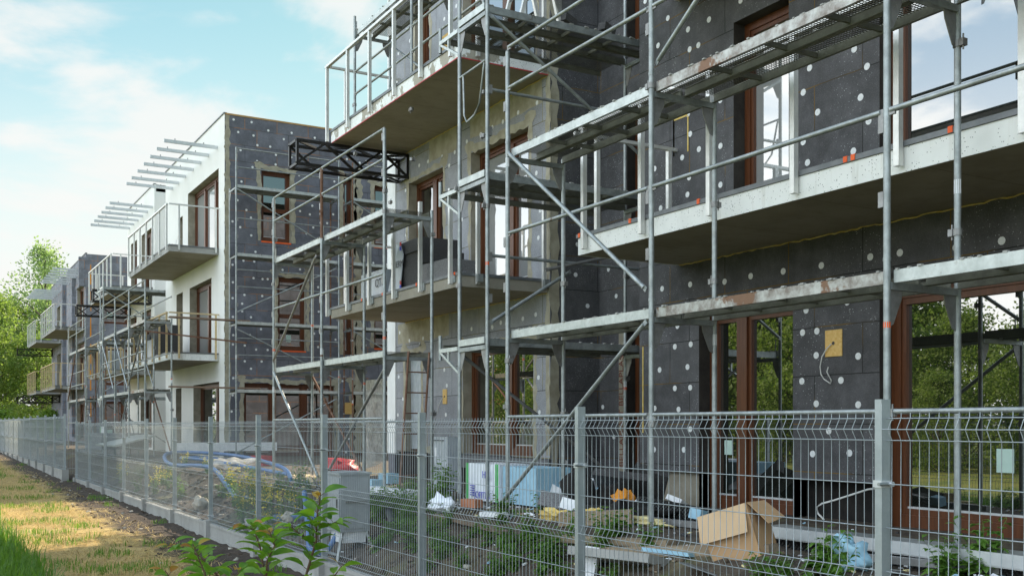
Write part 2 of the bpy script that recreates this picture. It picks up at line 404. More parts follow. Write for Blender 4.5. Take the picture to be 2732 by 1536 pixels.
# ------------------------------------------------------------------ ground (one sheet to the horizon)
m, nt, co = base('ground')
s = nd(nt, 'ShaderNodeSeparateXYZ', {0: co}); gx, gy, gz = s.outputs
n1 = ns(nt, co, .8, 5.0, .65); n2 = ns(nt, co, 6.0, 6.0, .7); n3 = ns(nt, co, 35.0, 4.0, .7); n4 = ns(nt, co, .25, 3.0)
straw = mix(nt, smooth(nt, n2, .3, .7), (.50, .355, .13), (.30, .205, .08))
straw = mix(nt, smooth(nt, n1, .56, .72), straw, (.10, .14, .03))
soil = mix(nt, smooth(nt, n2, .35, .7), (.034, .022, .015), (.075, .052, .037))
site = mix(nt, smooth(nt, n2, .35, .7), (.060, .044, .032), (.125, .094, .068))
site = mix(nt, mth(nt, 'MULTIPLY', smooth(nt, n3, .62, .74), .7), site, (.24, .21, .17))
site = mix(nt, smooth(nt, n1, .50, .66), site, mix(nt, smooth(nt, n2, .4, .6), (.17, .13, .075), (.09, .10, .035)))
grass = mix(nt, smooth(nt, n1, .3, .7), (.11, .18, .03), (.34, .33, .08))
grass = mix(nt, smooth(nt, n3, .4, .7), grass, (.10, .13, .03))
wx = mth(nt, 'ADD', gx, mth(nt, 'MULTIPLY', mth(nt, 'SUBTRACT', mth(nt, 'ADD', n1, mth(nt, 'MULTIPLY', n2, .7)), .85), 1.3))
c = mix(nt, smooth(nt, wx, .9, 1.25), grass, straw)
c = mix(nt, smooth(nt, wx, 2.65, 3.15), c, soil)
c = mix(nt, smooth(nt, gx, 3.84, 3.9), c, site)
out(nt, fin(nt, c, .95, 0, mth(nt, 'ADD', n3, n2), .9, .03))
def axis_pts(segs):
    r = []
    for a, b, st in segs:
        n = max(1, round((b - a) / st)); r += [a + (b - a) * i / n for i in range(n)]
    return r + [segs[-1][1]]
xs = axis_pts([(-500, -60, 110), (-60, -2, 14), (-2, 1, .5), (1, 3.8, .12), (3.8, 4.0, .04), (4.0, 5.6, .09), (5.6, 8, .2), (8, 30, 5), (30, 500, 94)])
ys = axis_pts([(-300, -10, 58), (-10, 2.5, 2.5), (2.5, 14, .09), (14, 34, .14), (34, 70, .8), (70, 140, 10), (140, 900, 95)])
mb = MB(); k = mb.mi('ground')
for y in ys:
    for x in xs: mb.v.append((x, y, H(x, y)))
nx = len(xs)
for j in range(len(ys) - 1):
    for i in range(nx - 1):
        a = j * nx + i; mb.f.append((a, a + 1, a + nx + 1, a + nx)); mb.m.append(k); mb.s.append(True)
tag(mb.build('ground'), kind='structure')

# ------------------------------------------------------------------ walls and windows
def AX(axis, p):      # point on a wall: a = along, z = up, d = depth into the wall
    return (lambda a, z, d=0.0: (p + d, a, z)) if axis == 'x' else (lambda a, z, d=0.0: (a, p + d, z))
def wall(mb, axis, p, a0, a1, z0, z1, ops, mat, rev, depth=.24):
    T = AX(axis, p)
    A = sorted({a0, a1} | {max(a0, min(a1, v)) for o in ops for v in o[:2]}); Z = sorted({z0, z1} | {max(z0, min(z1, v)) for o in ops for v in o[2:4]})
    inside = lambda a, z: any(o[0] < a < o[1] and o[2] < z < o[3] for o in ops)
    for a, b in zip(A, A[1:]):
        for c, d in zip(Z, Z[1:]):
            if not inside((a + b) / 2, (c + d) / 2): mb.face([T(a, c), T(b, c), T(b, d), T(a, d)], mat)
    for o in ops:
        a, b, c, d = o[:4]
        for q in ([(a, c), (a, d)], [(b, c), (b, d)], [(a, c), (b, c)], [(a, d), (b, d)]):
            mb.face([T(*q[0]), T(*q[1]), T(*q[1], depth), T(*q[0], depth)], rev)
def dots(mb, axis, p, a0, a1, z0, z1, ops, seed, pitch=.42, prob=.8):
    rnd = random.Random(seed); T = AX(axis, p); ax = (-1, 0, 0) if axis == 'x' else (0, -1, 0)
    z = z0 + .2
    row = 0
    while z < z1 - .08:
        a = a0 + .15 + (.22 if row % 2 else 0)
        while a < a1 - .08:
            aa = a + rnd.uniform(-.10, .10); zz = z + rnd.uniform(-.09, .09)
            if rnd.random() < prob and not any(o[0] - .07 < aa < o[1] + .07 and o[2] - .07 < zz < o[3] + .07 for o in ops):
                if a0 + .05 < aa < a1 - .05: mb.disc(T(aa, zz), ax, .035, 'dowel', .003)
            a += pitch * rnd.uniform(.8, 1.2)
        z += pitch * .78; row += 1
def dowels(mb, axis, p, pts):
    T = AX(axis, p); ax = (-1, 0, 0) if axis == 'x' else (0, -1, 0)
    for a, z in pts: mb.disc(T(a, z), ax, .036, 'dowel', .004)
def ragged(mb, axis, p, a0, a1, z0, z1, mat, j=.05, seed=0, off=.003, vertical=None):
    """strip of filler with a hand-smeared outline, lying on the wall"""
    rnd = random.Random(seed); T = AX(axis, p); v = (z1 - z0) > (a1 - a0) if vertical is None else vertical
    L = (z1 - z0) if v else (a1 - a0); n = max(2, int(L / .12)); e = []
    for i in range(n + 1):
        t = i / n
        e.append((t, rnd.uniform(-j, j), rnd.uniform(-j, j)))
    for (t, l, r), (t2, l2, r2) in zip(e, e[1:]):
        if v: q = [(a0 + l, z0 + L * t), (a1 + r, z0 + L * t), (a1 + r2, z0 + L * t2), (a0 + l2, z0 + L * t2)]
        else: q = [(a0 + L * t, z0 + l), (a0 + L * t2, z0 + l2), (a0 + L * t2, z1 + r2), (a0 + L * t, z1 + r)]
        mb.face([T(a, z, -off) for a, z in q], mat)
def patch_frame(mb, axis, p, o, seed, w_=.10, j=.045):
    a, b, c, d = o[:4]
    ragged(mb, axis, p, a - w_, a - .001, c, d + w_, 'adhesive', j * .8, seed)
    ragged(mb, axis, p, b + .001, b + w_, c, d + w_, 'adhesive', j * .8, seed + 1)
    ragged(mb, axis, p, a - w_, b + w_, d + .001, d + w_, 'adhesive', j, seed + 2, .005)
    T = AX(axis, p)     # smear at a corner
    for cx in (a - w_ * .6, b + w_ * .6):
        mb.face([T(cx + .16 * math.cos(t) * (1 + .3 * math.sin(3 * t + seed)), d + w_ + .11 * math.sin(t), -.004) for t in [i * math.pi / 5 for i in range(10)]], 'adhesive')
def window(root, axis, p, o, mull=(), sill=None, stickers=(), glass='glass', depth=.17, fw=.085, vents=False, rail=None, deep=.06):
    a, b, c, d = o[:4]; T = AX(axis, p)
    f = MB()
    def bx(a0, a1, z0, z1, d0, d1, m):
        q0 = T(a0, z0, d0); q1 = T(a1, z1, d1)
        f.box(min(q0[0], q1[0]), max(q0[0], q1[0]), min(q0[1], q1[1]), max(q0[1], q1[1]), z0, z1, m)
    d0, d1 = depth, depth + deep
    bx(a, a + fw, c, d, d0, d1, 'frame_wood'); bx(b - fw, b, c, d, d0, d1, 'frame_wood')
    bx(a + fw, b - fw, c, c + fw * 1.25, d0, d1, 'frame_wood'); bx(a + fw, b - fw, d - fw, d, d0, d1, 'frame_wood')
    lights = [a] + [mm for mm in mull] + [b]
    for mm in mull: bx(mm - fw * .9, mm + fw * .9, c + fw * 1.25, d - fw, d0 - .012, d1, 'frame_wood')
    for u, v in zip(lights, lights[1:]):      # sash inside each light
        u2 = u + fw * .9; v2 = v - fw * .9; z0 = c + fw * 1.25; z1 = d - fw; sw = fw * .55
        bx(u2, u2 + sw, z0, z1, d0 + .02, d1 + .01, 'frame_wood'); bx(v2 - sw, v2, z0, z1, d0 + .02, d1 + .01, 'frame_wood')
        bx(u2 + sw, v2 - sw, z0, z0 + sw, d0 + .02, d1 + .01, 'frame_wood'); bx(u2 + sw, v2 - sw, z1 - sw, z1, d0 + .02, d1 + .01, 'frame_wood')
        bx(u2 + sw, v2 - sw, z0 + sw, z0 + sw + .018, d0 + .035, d1 + .02, 'zinc')
        if rail: bx(u2 + sw, v2 - sw, rail - .06, rail + .06, d0 + .01, d1 + .01, 'frame_wood')
        if vents:
            for q in (.3, .45): bx(u2 + (v2 - u2) * q - .05, u2 + (v2 - u2) * q + .05, d - fw * .72, d - fw * .45, d0 - .004, d0 + .01, 'black_steel')
    win = f.build('window', root)
    g = MB(); g.face([T(a + fw * .5, c + fw * .5, d1 + .001), T(b - fw * .5, c + fw * .5, d1 + .001), T(b - fw * .5, d - fw * .5, d1 + .001), T(a + fw * .5, d - fw * .5, d1 + .001)], glass)
    g.build('pane', win)
    if sill:
        q = MB(); q0 = T(a, c - .05, sill[1]); q1 = T(b, c - .004, d1)
        q.box(min(q0[0], q1[0]), max(q0[0], q1[0]), min(q0[1], q1[1]), max(q0[1], q1[1]), c - .05, c - .004, sill[0]); q.build('sill', win)
    for st in stickers:
        q = MB(); sa, sz, sw, sh = st
        q.face([T(sa, sz, d1 - .001), T(sa + sw, sz, d1 - .001), T(sa + sw, sz + sh, d1 - .001), T(sa, sz + sh, d1 - .001)], 'sticker')
        tag(q.build('sticker', win), 'pale green paper sticker on the glass')
    return win
def balcony(root, y0, y1, z, x0=6.6, x1=8.08, fas='fascia_specks', th=.19, posts=None, rail=True, ends='both', redline=False, flash=True, front_rail=True, wood=False, brackets=False, clips=(), full=True):
    mb = MB()
    mb.box(x0 + .012, x1 + .2, y0 + .012, y1 - .012, z, z + th - .02, 'concrete_soffit_bounce')
    # facing on the three free edges
    mb.box(x0, x0 + .012, y0, y1, z - .004, z + th, fas); mb.box(x0 + .012, x1 - .002, y0, y0 + .012, z - .004, z + th, fas); mb.box(x0 + .012, x1 - .002, y1 - .012, y1, z - .004, z + th, fas)
    b = mb.build('balcony', root)
    if redline:
        q = MB(); q.box(x0 - .006, x0 - .001, y0 - .006, y1, z - .012, z + .004, 'red_line'); q.box(x0 - .001, x1 - .003, y0 - .006, y0 - .001, z - .012, z + .004, 'red_line'); q.build('edge_trim', b)
    if flash:
        q = MB(); e = .018
        q.box(x0 - e, x0 + .10, y0 - e, y1 + e, z + th + .002, z + th + .045, 'flashing'); q.box(x0 + .10, x1 - .004, y0 - e, y0 + .1, z + th + .002, z + th + .045, 'flashing')
        q.box(x0 + .10, x1 - .004, y1 - .1, y1 + e, z + th + .002, z + th + .045, 'flashing')
        rnd = random.Random(int(y0 * 10) + int(z)); yy = y0
        while yy < y1 - .1:                                   # loose roofing membrane curling over the flashing
            l = rnd.uniform(.25, .6); hh = rnd.uniform(.0, .045); h2 = rnd.uniform(.0, .045)
            q.face([(x0 + .09, yy, z + th + .046), (x0 + .09, min(yy + l, y1), z + th + .046), (x0 + .11, min(yy + l, y1), z + th + .05 + h2), (x0 + .11, yy, z + th + .05 + hh)], 'membrane'); yy += l
        q.build('flashing', b)
    for cy in clips:
        q = MB(); q.box(x0 - .024, x0 + .03, cy, cy + .04, z + th + .004, z + th + .052, 'orange_clip'); q.build('clip', b)
    px = x0 - .05; h0, h1 = z + .04, z + 1.39
    pm = 'pale_wood' if wood else 'aluminium'
    ps = posts or [y0 + .12 + i * (y1 - y0 - .24) / max(1, round((y1 - y0) / 1.03)) for i in range(round((y1 - y0) / 1.03) + 1)]
    xy = [(px, y) for y in ps]
    if ends in ('both', 'near'): xy += [(x0 + .28, y0 - .05), (x1 - .10, y0 - .05)]
    if ends in ('both', 'far'): xy += [(x0 + .3, y1 + .05), (x1 - .12, y1 + .05)]
    for x, y in xy:
        q = MB(); q.box(x - .026, x + .026, y - .026, y + .026, h0, h1, pm)
        if brackets: q.box(x + .026 if x == px else x - .04, x + .049 if x == px else x + .04, y - .085, y - .03, h0 + .02, h0 + .13, 'galv')
        q.build('railing_post', b)
    if rail:
        q = MB()
        if front_rail: q.box(px - .03, px + .03, min(ps) - .06, max(ps) + .06, h1 + .001, h1 + .045, pm)
        q.build('handrail', b) if front_rail else None
        for e, yy in (('near', y0 - .05), ('far', y1 + .05)):
            if ends in ('both', e):
                q = MB(); q.box(px + .031, x1 - .003, yy - .025, yy + .025, h1 + .001, h1 + .04, pm); q.build('handrail', b)
    return b
def truss(root, y0, z0, x0=5.88, x1=8.07, s_=.42):
    mb = MB(); w_ = .05; C4 = [(y0, z0), (y0 + s_, z0), (y0 + s_, z0 + s_), (y0, z0 + s_)]
    for y, z in C4: mb.beam((x0, y, z), (x1, y, z), w_, w_, 'black_steel')
    n = 4; st = (x1 - x0) / n
    for i in range(4):
        (ya, za), (yb, zb) = C4[i], C4[(i + 1) % 4]
        mb.beam((x0 + .025, ya, za), (x0 + .025, yb, zb), .045, .045, 'black_steel'); mb.beam((x1 - .025, ya, za), (x1 - .025, yb, zb), .045, .045, 'black_steel')
        for k in range(n):
            p = ((x0 + k * st, ya, za), (x0 + (k + 1) * st, yb, zb)) if k % 2 else ((x0 + k * st, yb, zb), (x0 + (k + 1) * st, ya, za))
            mb.beam(p[0], p[1], .04, .04, 'black_steel')
    return mb.build('lattice_bracket', root)
def pergola(root, Y, z=10.26, x0=6.48, x1=8.076):
    for y in Y:
        mb = MB(); mb.box(x0, x1, y - .025, y + .025, z - .05, z + .05, 'zinc')
        for x in (x0 + .32, x1 - .42): mb.box(x - .012, x + .012, y - .02, y + .02, z + .051, z + .10, 'galv_dirty')
        mb.build('pergola_beam', root)

W = 8.08; TOP = 11.1; PER = 29.25
def block(Yo, label, front, side, front2, p1, rec, p2, fn):
    """one apartment block: part one, a recess, part two. p1/rec/p2 = (y0, y1)"""
    root = thing('apartment_block', (W, p1[0], .72), label, 'building', 'apartment blocks under construction')
    fn(root)
    # concealed core behind the facing: back, far end and roof
    c = MB()
    c.box(W + 1.4, 20, p1[0] + .9, p2[1] - .4, .3, TOP - .3, 'concrete_grey'); c.build('core', root)
    r = MB(); r.box(W + .06, 20.2, p1[0] + .06, rec[0], TOP - .28, TOP - .02, 'concrete_grey'); r.box(9.3, 20.2, rec[0], rec[1], TOP - .28, TOP - .02, 'concrete_grey'); r.box(W + .06, 20.2, rec[1], p2[1], TOP - .28, TOP - .02, 'concrete_grey')
    r.box(W - .03, W + .07, p1[0] - .004, rec[0], TOP, TOP + .035, 'flashing'); r.box(W - .03, W + .07, rec[1], p2[1], TOP, TOP + .035, 'flashing')
    r.build('roof', root)
    e = MB(); e.box(20, 20.2, p1[0], p2[1], .3, TOP, 'plaster'); e.box(W + .01, 20, p2[1] - .3, p2[1], .3, TOP, side); e.build('back_wall', root)
    return root

# ---------------- block 0: the grey block that fills the right of the picture
def block0(root):
    y0, r0, r1, y2 = 2.1, 10.71, 12.87, 18.49
    ops = [(4.0, 6.88, .70, 3.03), (8.02, 9.54, .72, 3.03), (8.08, 8.94, 3.88, 6.28), (3.9, 6.88, 3.88, 6.30), (3.9, 6.88, 7.1, 9.5), (8.08, 9.0, 7.1, 9.5)]
    low = [(6.88, 8.02, .6, 1.13), (9.54, r0 - .001, .6, 1.13), (2.2, 4.0, .6, 1.13)]
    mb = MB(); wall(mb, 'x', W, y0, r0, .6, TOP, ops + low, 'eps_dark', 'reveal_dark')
    dowels(mb, 'x', W, [(7.83, 2.9), (7.28, 2.93), (7.88, 2.67), (7.68, 2.67), (7.69, 2.42), (7.14, 2.38), (7.89, 2.16), (7.36, 2.15), (7.69, 1.92), (7.14, 1.9), (9.94, 2.91), (9.99, 2.66), (9.69, 2.67), (10.29, 2.39), (9.75, 2.4), (9.99, 2.15), (9.7, 2.15), (9.7, 3.39), (9.09, 3.35), (8.66, 3.36), (8.16, 3.35), (7.62, 3.34), (6.99, 3.34), (6.64, 3.33), (6.03, 3.29), (5.58, 3.28), (10.24, 3.4), (9.75, 4.48), (10.27, 4.41), (7.52, 1.64), (7.74, 1.4), (7.25, 1.42), (10.39, 1.91), (9.92, 1.89), (9.7, 1.65), (10.4, 1.39), (9.82, 1.4), (9.74, 6.47), (9.36, 6.46), (10.32, 6.46), (9.71, 6.22), (9.55, 6.22), (9.74, 5.45), (10.25, 5.49), (9.16, 5.46), (9.7, 5.2), (9.54, 4.98), (9.85, 4.95), (9.16, 4.93), (10.39, 4.93), (9.16, 4.48), (9.72, 4.68), (8.82, 6.49), (7.78, 5.42), (7.19, 5.43), (7.87, 5.19), (7.03, 5.21), (7.67, 4.93), (7.11, 4.93), (7.2, 4.42), (7.81, 4.44), (7.01, 4.67), (7.87, 4.67), (7.3, 6.1), (7.7, 5.8), (9.3, 5.8), (10.0, 5.9), (4.9, 3.3), (4.2, 3.32)])
    dots(mb, 'x', W, y0, r0, 6.6, TOP - .1, ops, 15)
    mb.build('wall', root)
    mb = MB(); wall(mb, 'y', y0, W, 20, .6, TOP, [], 'eps_dark', 'reveal_dark'); mb.build('wall', root)
    mb = MB(); mb.box(W + .2, W + .3, 6.88, 8.02, .5, 1.14, 'bitumen'); mb.box(W + .10, W + .3, 9.54, r0 - .02, .5, 1.14, 'reveal_beige'); mb.box(W + .13, W + .3, 3.5, 6.88, .3, .66, 'bitumen'); mb.box(W + .13, W + .3, 8.02, 9.54, .3, .69, 'bitumen')
    mb.build('plinth', root)
    window(root, 'x', W, ops[0], [4.9], ('zinc', .06), [(5.62, 1.28, .17, .21)], fw=.11)
    window(root, 'x', W, ops[1], [8.975], None, [(9.22, 1.35, .13, .17), (8.12, 1.2, .13, .17)], vents=True)
    window(root, 'x', W, ops[2], [], None, glass='glass_sky_glare')
    window(root, 'x', W, ops[3], [4.5], None, fw=.10)
    window(root, 'x', W, ops[4], [5.2]); window(root, 'x', W, ops[5])
    # recess
    xr = 8.96
    mb = MB(); opr = [(10.85, 12.2, .80, 3.05), (10.85, 12.2, 4.55, 6.4), (10.85, 12.2, 7.2, 9.5)]
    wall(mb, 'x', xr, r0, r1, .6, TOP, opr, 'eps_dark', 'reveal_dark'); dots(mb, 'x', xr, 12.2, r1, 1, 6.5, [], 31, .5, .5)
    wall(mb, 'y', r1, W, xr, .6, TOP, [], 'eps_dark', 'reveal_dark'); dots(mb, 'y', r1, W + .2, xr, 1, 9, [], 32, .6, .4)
    mb.face([(W, r0, .6), (xr, r0, .6), (xr, r0, TOP), (W, r0, TOP)], 'eps_dark')
    ragged(mb, 'y', r1, W + .005, W + .14, .8, TOP, 'adhesive', .03, 8)
    mb.build('recess_wall', root)
    for o in opr: window(root, 'x', xr, o, [11.5])
    mb = MB(); mb.face([(xr - .012, 12.22, .8), (xr - .012, 12.36, .8), (xr - .012, 12.36, 3.1), (xr - .012, 12.22, 3.1)], 'reveal_beige'); st = mb.build('sealing_strip', root)
    text('BELLAPLAST BELLAPLAST', .155, 'ink_red', onface((xr - .016, 12.29, 1.95), (0, 0, 1), (0, 1, 0)), st)
    # part two
    o1, o2, o3, o4, o5, o6, o7 = (16.43, 17.91, 3.86, 6.26), (13.5, 15.37, 3.86, 6.26), (13.35, 15.67, 1.22, 3.0), (17.35, 18.05, 1.2, 3.05), (17.0, 17.62, 7.08, 9.5), (13.3, 15.68, 7.08, 9.5), (16.0, 16.3, 9, 9.2)
    ops2 = [o1, o2, o3, o4, o5, o6]
    mb = MB(); wall(mb, 'x', W, r1, y2, 1.2, TOP, ops2, 'eps_light', 'reveal_beige')
    dowels(mb, 'x', W, [(13.28, 3.36), (13.66, 3.33), (14.35, 3.33), (14.63, 3.28), (15.35, 3.31), (16.2, 2.86), (16.38, 2.67), (16.28, 2.39), (16.32, 1.88), (13.2, 2.41), (17.87, 3.29), (17.39, 3.19), (17.26, 3.29), (13.17, 1.89), (13.24, 6.53), (13.8, 6.53), (14.28, 6.51), (14.63, 6.51), (15.03, 6.49), (15.52, 6.49), (15.97, 6.41), (16.47, 6.45), (17.05, 6.49), (17.43, 6.5), (16.19, 6.23), (13.26, 5.48), (13.15, 4.9), (13.2, 4.5), (15.7, 5.2), (16.1, 5.6), (15.9, 4.5)])
    for i, (a, b, c, d) in enumerate(((15.7, 17, 7.1, 9.6), (17.62, y2, 7.1, 9.6), (17.95, y2, 1.3, 6.4))):
        dots(mb, 'x', W, a, b, c, d, ops2, 51 + i, .5, .8)
    for i, o in enumerate(ops2): patch_frame(mb, 'x', W, o, 70 + 5 * i)
    ragged(mb, 'x', W, r1 + .003, r1 + .12, 1.25, TOP, 'adhesive', .025, 99)
    ragged(mb, 'x', W, 16.0, 17.35, 1.21, 1.33, 'adhesive', .03, 98)
    for (a, b, c, d) in ((13.1, 15.4, 6.5, 6.86), (16.2, 18.4, 3.25, 3.64), (15.9, 17.0, 6.45, 6.86)): ragged(mb, 'x', W, a, b, c, d, 'adhesive', .02, int(a * 9), .0025)
    mb.build('wall', root)
    mb = MB(); mb.box(W + .06, W + .3, r1 + .02, y2 + .4, .5, 1.19, 'bitumen'); mb.box(W - .02, W + .058, r1 + .05, 15.7, .98, 1.19, 'styro_grey'); mb.build('plinth', root)
    mb = MB(); mb.box(W - .02, W + .3, y2, y2 + .39, 1.15, TOP, 'white_side'); mb.build('corner_pier', root)
    window(root, 'x', W, o1, [17.1], None); window(root, 'x', W, o2, [14.3], None, glass='glass_sky_glare'); window(root, 'x', W, o3, [14.35], None)
    window(root, 'x', W, o4); window(root, 'x', W, o5); window(root, 'x', W, o6, [14.5])
    # OSB plates with the loose lamp cables
    for (y, z, wd, ht, cab) in ((7.45, 2.53, .22, .27, ((7.46, 2.52), (7.52, 2.48), (7.585, 2.40), (7.61, 2.30), (7.60, 2.22), (7.56, 2.17), (7.47, 2.12), (7.46, 2.15), (7.50, 2.21), (7.52, 2.24), (7.50, 2.29))), (16.35, 2.2, .16, .26, ((16.38, 2.2), (16.55, 2.05), (16.6, 1.9))), (16.35, 8.35, .30, .42, ())):
        q = MB(); q.box(W - .012, W - .001, y - wd / 2, y + wd / 2, z - ht / 2, z + ht / 2, 'osb'); q.disc((W - .012, y, z), (-1, 0, 0), .018, 'styro_dark', .003)
        pl = q.build('mounting_plate', root)
        if cab: q = MB(); q.path([(W - .03, a, b) for a, b in cab], .006, 'cable', 6); q.build('cable', pl)
    q = MB(); q.path([(W + .10, 6.98, 1.08), (W - .0, 7.02, 1.07), (W - .12, 7.14, 1.01), (W - .2, 7.25, .96), (W - .27, 7.36, .92), (W - .3, 7.40, .88), (W - .3, 7.38, .82), (W - .28, 7.32, .76)], .010, 'cable', 6); q.build('cable', root)
    q = MB()
    for a in ((W - .004, 10.02, 5.0), (W - .004, 10.02, 5.45)): q.box(W - .006, W - .001, 10.0, 10.02, 5.0, 5.45, 'foam'); 
    q.box(W - .006, W - .001, 9.75, 10.0, 5.43, 5.45, 'foam'); q.box(W - .006, W - .001, 9.73, 9.75, 5.0, 5.43, 'foam'); q.box(W - .007, W - .001, 10.62, 10.64, 4.0, 4.9, 'foam'); q.box(W - .007, W - .001, 10.62, 10.64, 1.6, 2.7, 'foam')
    q.build('foam_seam', root)
    rf = random.Random(8)
    for y0_, y1_, zz in ((3.0, 9.9, 3.645), (12.95, 18.05, 3.645), (12.95, 18.05, 6.853)):
        q = MB(); n_ = int((y1_ - y0_) / .07)
        q.path([(W - .002 + rf.uniform(-.006, .006), y0_ + (y1_ - y0_) * i / n_, zz + rf.uniform(-.012, .008)) for i in range(n_ + 1)], .008, 'foam', 5)
        q.build('foam_seam', root)
    balcony(root, 3.0, 9.91, 3.65, posts=[3.3, 4.36, 5.4, 6.49, 7.58, 8.65, 9.72], ends='far', clips=(4.94, 5.85, 5.93, 7.76, 8.87, 9.84), fas='fascia_specks')
    balcony(root, 3.0, 9.91, 6.87, posts=[3.3, 4.36, 5.4, 6.49, 7.58, 8.65, 9.72], ends='far')
    balcony(root, r1 + .06, 18.07, 3.65, fas='concrete', th=.15, posts=[13.09, 14.1, 15.1, 16.1, 17.12, 18.13], ends='both', brackets=True, clips=(13.0, 14.2, 14.28, 15.6, 16.5), front_rail=False)
    b = balcony(root, r1 + .06, 18.07, 6.86, fas='fascia_patch', th=.19, posts=[13.08, 14.09, 15.08, 16.09, 17.1, 18.14], ends='both', redline=True)
    truss(root, 17.9, 6.37)
b0 = block(0, 'dark grey apartment block shell with bare insulation and balconies filling the right', 'eps_dark', 'eps_blue', 'eps_light', (2.1, 10.71), (10.71, 12.87), (12.87, 18.88), block0)

# ---------------- block 1: white fronted block with grey dotted side
def block1(root):
    Y = 31.35; r0, r1, y2 = 39.85, 41.94, 47.9
    opf = [(32.06, 36.2, 6.98, 9.6), (37.0, 37.75, 7.1, 9.0), (32.96, 35.95, 3.86, 6.34), (37.0, 38.0, 3.86, 6.34), (32.0, 35.4, .74, 3.03), (37.2, 38.1, .74, 3.0)]
    mb = MB(); wall(mb, 'x', W, Y, r0, .3, TOP, opf, 'plaster', 'reveal_beige', .3); mb.build('wall', root)
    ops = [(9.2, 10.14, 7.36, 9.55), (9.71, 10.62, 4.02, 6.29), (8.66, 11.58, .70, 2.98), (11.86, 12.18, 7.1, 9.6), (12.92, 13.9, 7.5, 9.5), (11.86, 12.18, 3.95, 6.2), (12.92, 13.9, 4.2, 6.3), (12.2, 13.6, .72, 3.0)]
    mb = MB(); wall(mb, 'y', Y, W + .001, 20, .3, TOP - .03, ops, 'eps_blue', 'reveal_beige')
    dowels(mb, 'y', Y, [(8.35, 10.95), (8.9, 10.95), (8.49, 10.59), (8.96, 10.55), (9.42, 10.77), (10.16, 10.8), (9.91, 10.57), (10.91, 10.75), (9.08, 10.27), (9.48, 10.28), (8.56, 10.05), (9.66, 10.05), (9.07, 9.78), (9.65, 9.75), (8.93, 9.58), (10.4, 9.51), (11.56, 9.45), (8.59, 9.1), (8.47, 8.52), (8.74, 8.25), (8.88, 8.03), (8.32, 7.86), (8.55, 7.71), (8.89, 7.49), (9.02, 7.0), (8.65, 6.7), (8.98, 6.7), (8.32, 6.55), (9.87, 6.51), (10.43, 6.57), (8.96, 6.19), (10.83, 8.6), (10.43, 8.39), (10.75, 8.32), (11.09, 8.37), (11.52, 8.4), (11.1, 8.09), (11.32, 8.1), (10.86, 7.92), (10.64, 7.71), (10.15, 10.04), (9.24, 6.18), (9.4, 6.19), (8.33, 6.02), (8.68, 5.66), (9.23, 5.66), (8.32, 5.54), (8.61, 5.39), (8.61, 5.16), (8.88, 4.99), (8.33, 4.97), (9.19, 4.64), (8.34, 4.42), (8.85, 4.44), (8.33, 4.14), (8.69, 4.12), (9.04, 4.01), (9.4, 4.01), (8.69, 3.64), (9.21, 3.65), (8.88, 3.42), (9.78, 3.29), (8.34, 3.12), (8.32, 2.6), (8.29, 2.11), (11.02, 6.05), (11.04, 5.28), (10.89, 4.58), (11.6, 4.42), (11.02, 4.16), (11.3, 7.2), (10.6, 7.1), (11.4, 3.4), (10.6, 3.5)]); dots(mb, 'y', Y, 11.75, 20, .6, TOP - .1, ops, 202, .5, .7)
    for i, o in enumerate(ops): patch_frame(mb, 'y', Y, o, 240 + 5 * i, .13)
    ragged(mb, 'y', Y, W + .004, W + .16, .9, TOP - .04, 'adhesive', .035, 260); ragged(mb, 'y', Y, 12.25, 12.5, .8, 10, 'adhesive', .05, 262)
    mb.build('wall', root)
    mb = MB(); mb.box(W + .02, 20, Y - .012, Y + .2, TOP - .028, TOP + .02, 'wood_edge'); mb.build('wall_coping', root)
    mb = MB(); mb.box(W - .03, W + .10, Y - .05, Y - .001, .3, 1.0, 'reveal_beige'); mb.box(W + .1, 14, Y - .09, Y - .001, .3, .66, 'xps_yellow'); mb.box(W + .05, 14, Y - .13, Y - .091, .25, .5, 'xps_blue'); mb.box(W - .06, W - .001, Y, r0, .2, .62, 'xps_yellow'); mb.build('plinth', root)
    for o, ml in ((opf[0], [33.4, 34.8]), (opf[1], []), (opf[2], [34.3]), (opf[3], []), (opf[4], [33.2]), (opf[5], [])): window(root, 'x', W, o, ml, None, depth=.24, glass='glass_sky_glare' if o[2] > 3 else 'glass', fw=.10)
    window(root, 'y', Y, ops[0], [], ('orange_clip', -.02), rail=8.35); window(root, 'y', Y, ops[1], [], ('orange_clip', -.02), rail=5.1, stickers=[(10.05, 4.3, .16, .22)])
    window(root, 'y', Y, ops[2], [9.6, 10.6], ('orange_clip', -.02), rail=1.0)
    for o in ops[3:]: window(root, 'y', Y, o, [], ('orange_clip', -.02) if o[0] > 12.5 else None)
    mb = MB(); mb.box(11.9, 12.2, Y - .02, Y - .001, 2.05, 2.42, 'osb'); mb.build('mounting_plate', root)
    mb = MB(); wall(mb, 'x', 9.0, r0, r1, .3, TOP, [], 'plaster', 'reveal_beige'); wall(mb, 'y', r1, W, 9.0, .3, TOP, [], 'plaster', 'reveal_beige'); mb.face([(W, r0, .3), (9, r0, .3), (9, r0, TOP), (W, r0, TOP)], 'plaster'); mb.build('recess_wall', root)
    P = PER - .05
    o2 = [(42.5, 44.6, 7.0, 9.5), (45.6, 47.0, 7.0, 9.5), (42.6, 44.5, 3.86, 6.3), (45.7, 47.1, 3.86, 6.3), (42.5, 44.8, .8, 3.0)]
    mb = MB(); wall(mb, 'x', W, r1, y2, .3, TOP, o2, 'plaster', 'reveal_beige'); mb.build('wall', root)
    for o in o2: window(root, 'x', W, o, [(o[0] + o[1]) / 2])
    balcony(root, 32.05, 38.7, 6.93, fas='concrete_grey', th=.16, ends='near')
    balcony(root, 32.05, 38.7, 3.67, fas='fascia_specks', th=.19, ends='near', wood=True)
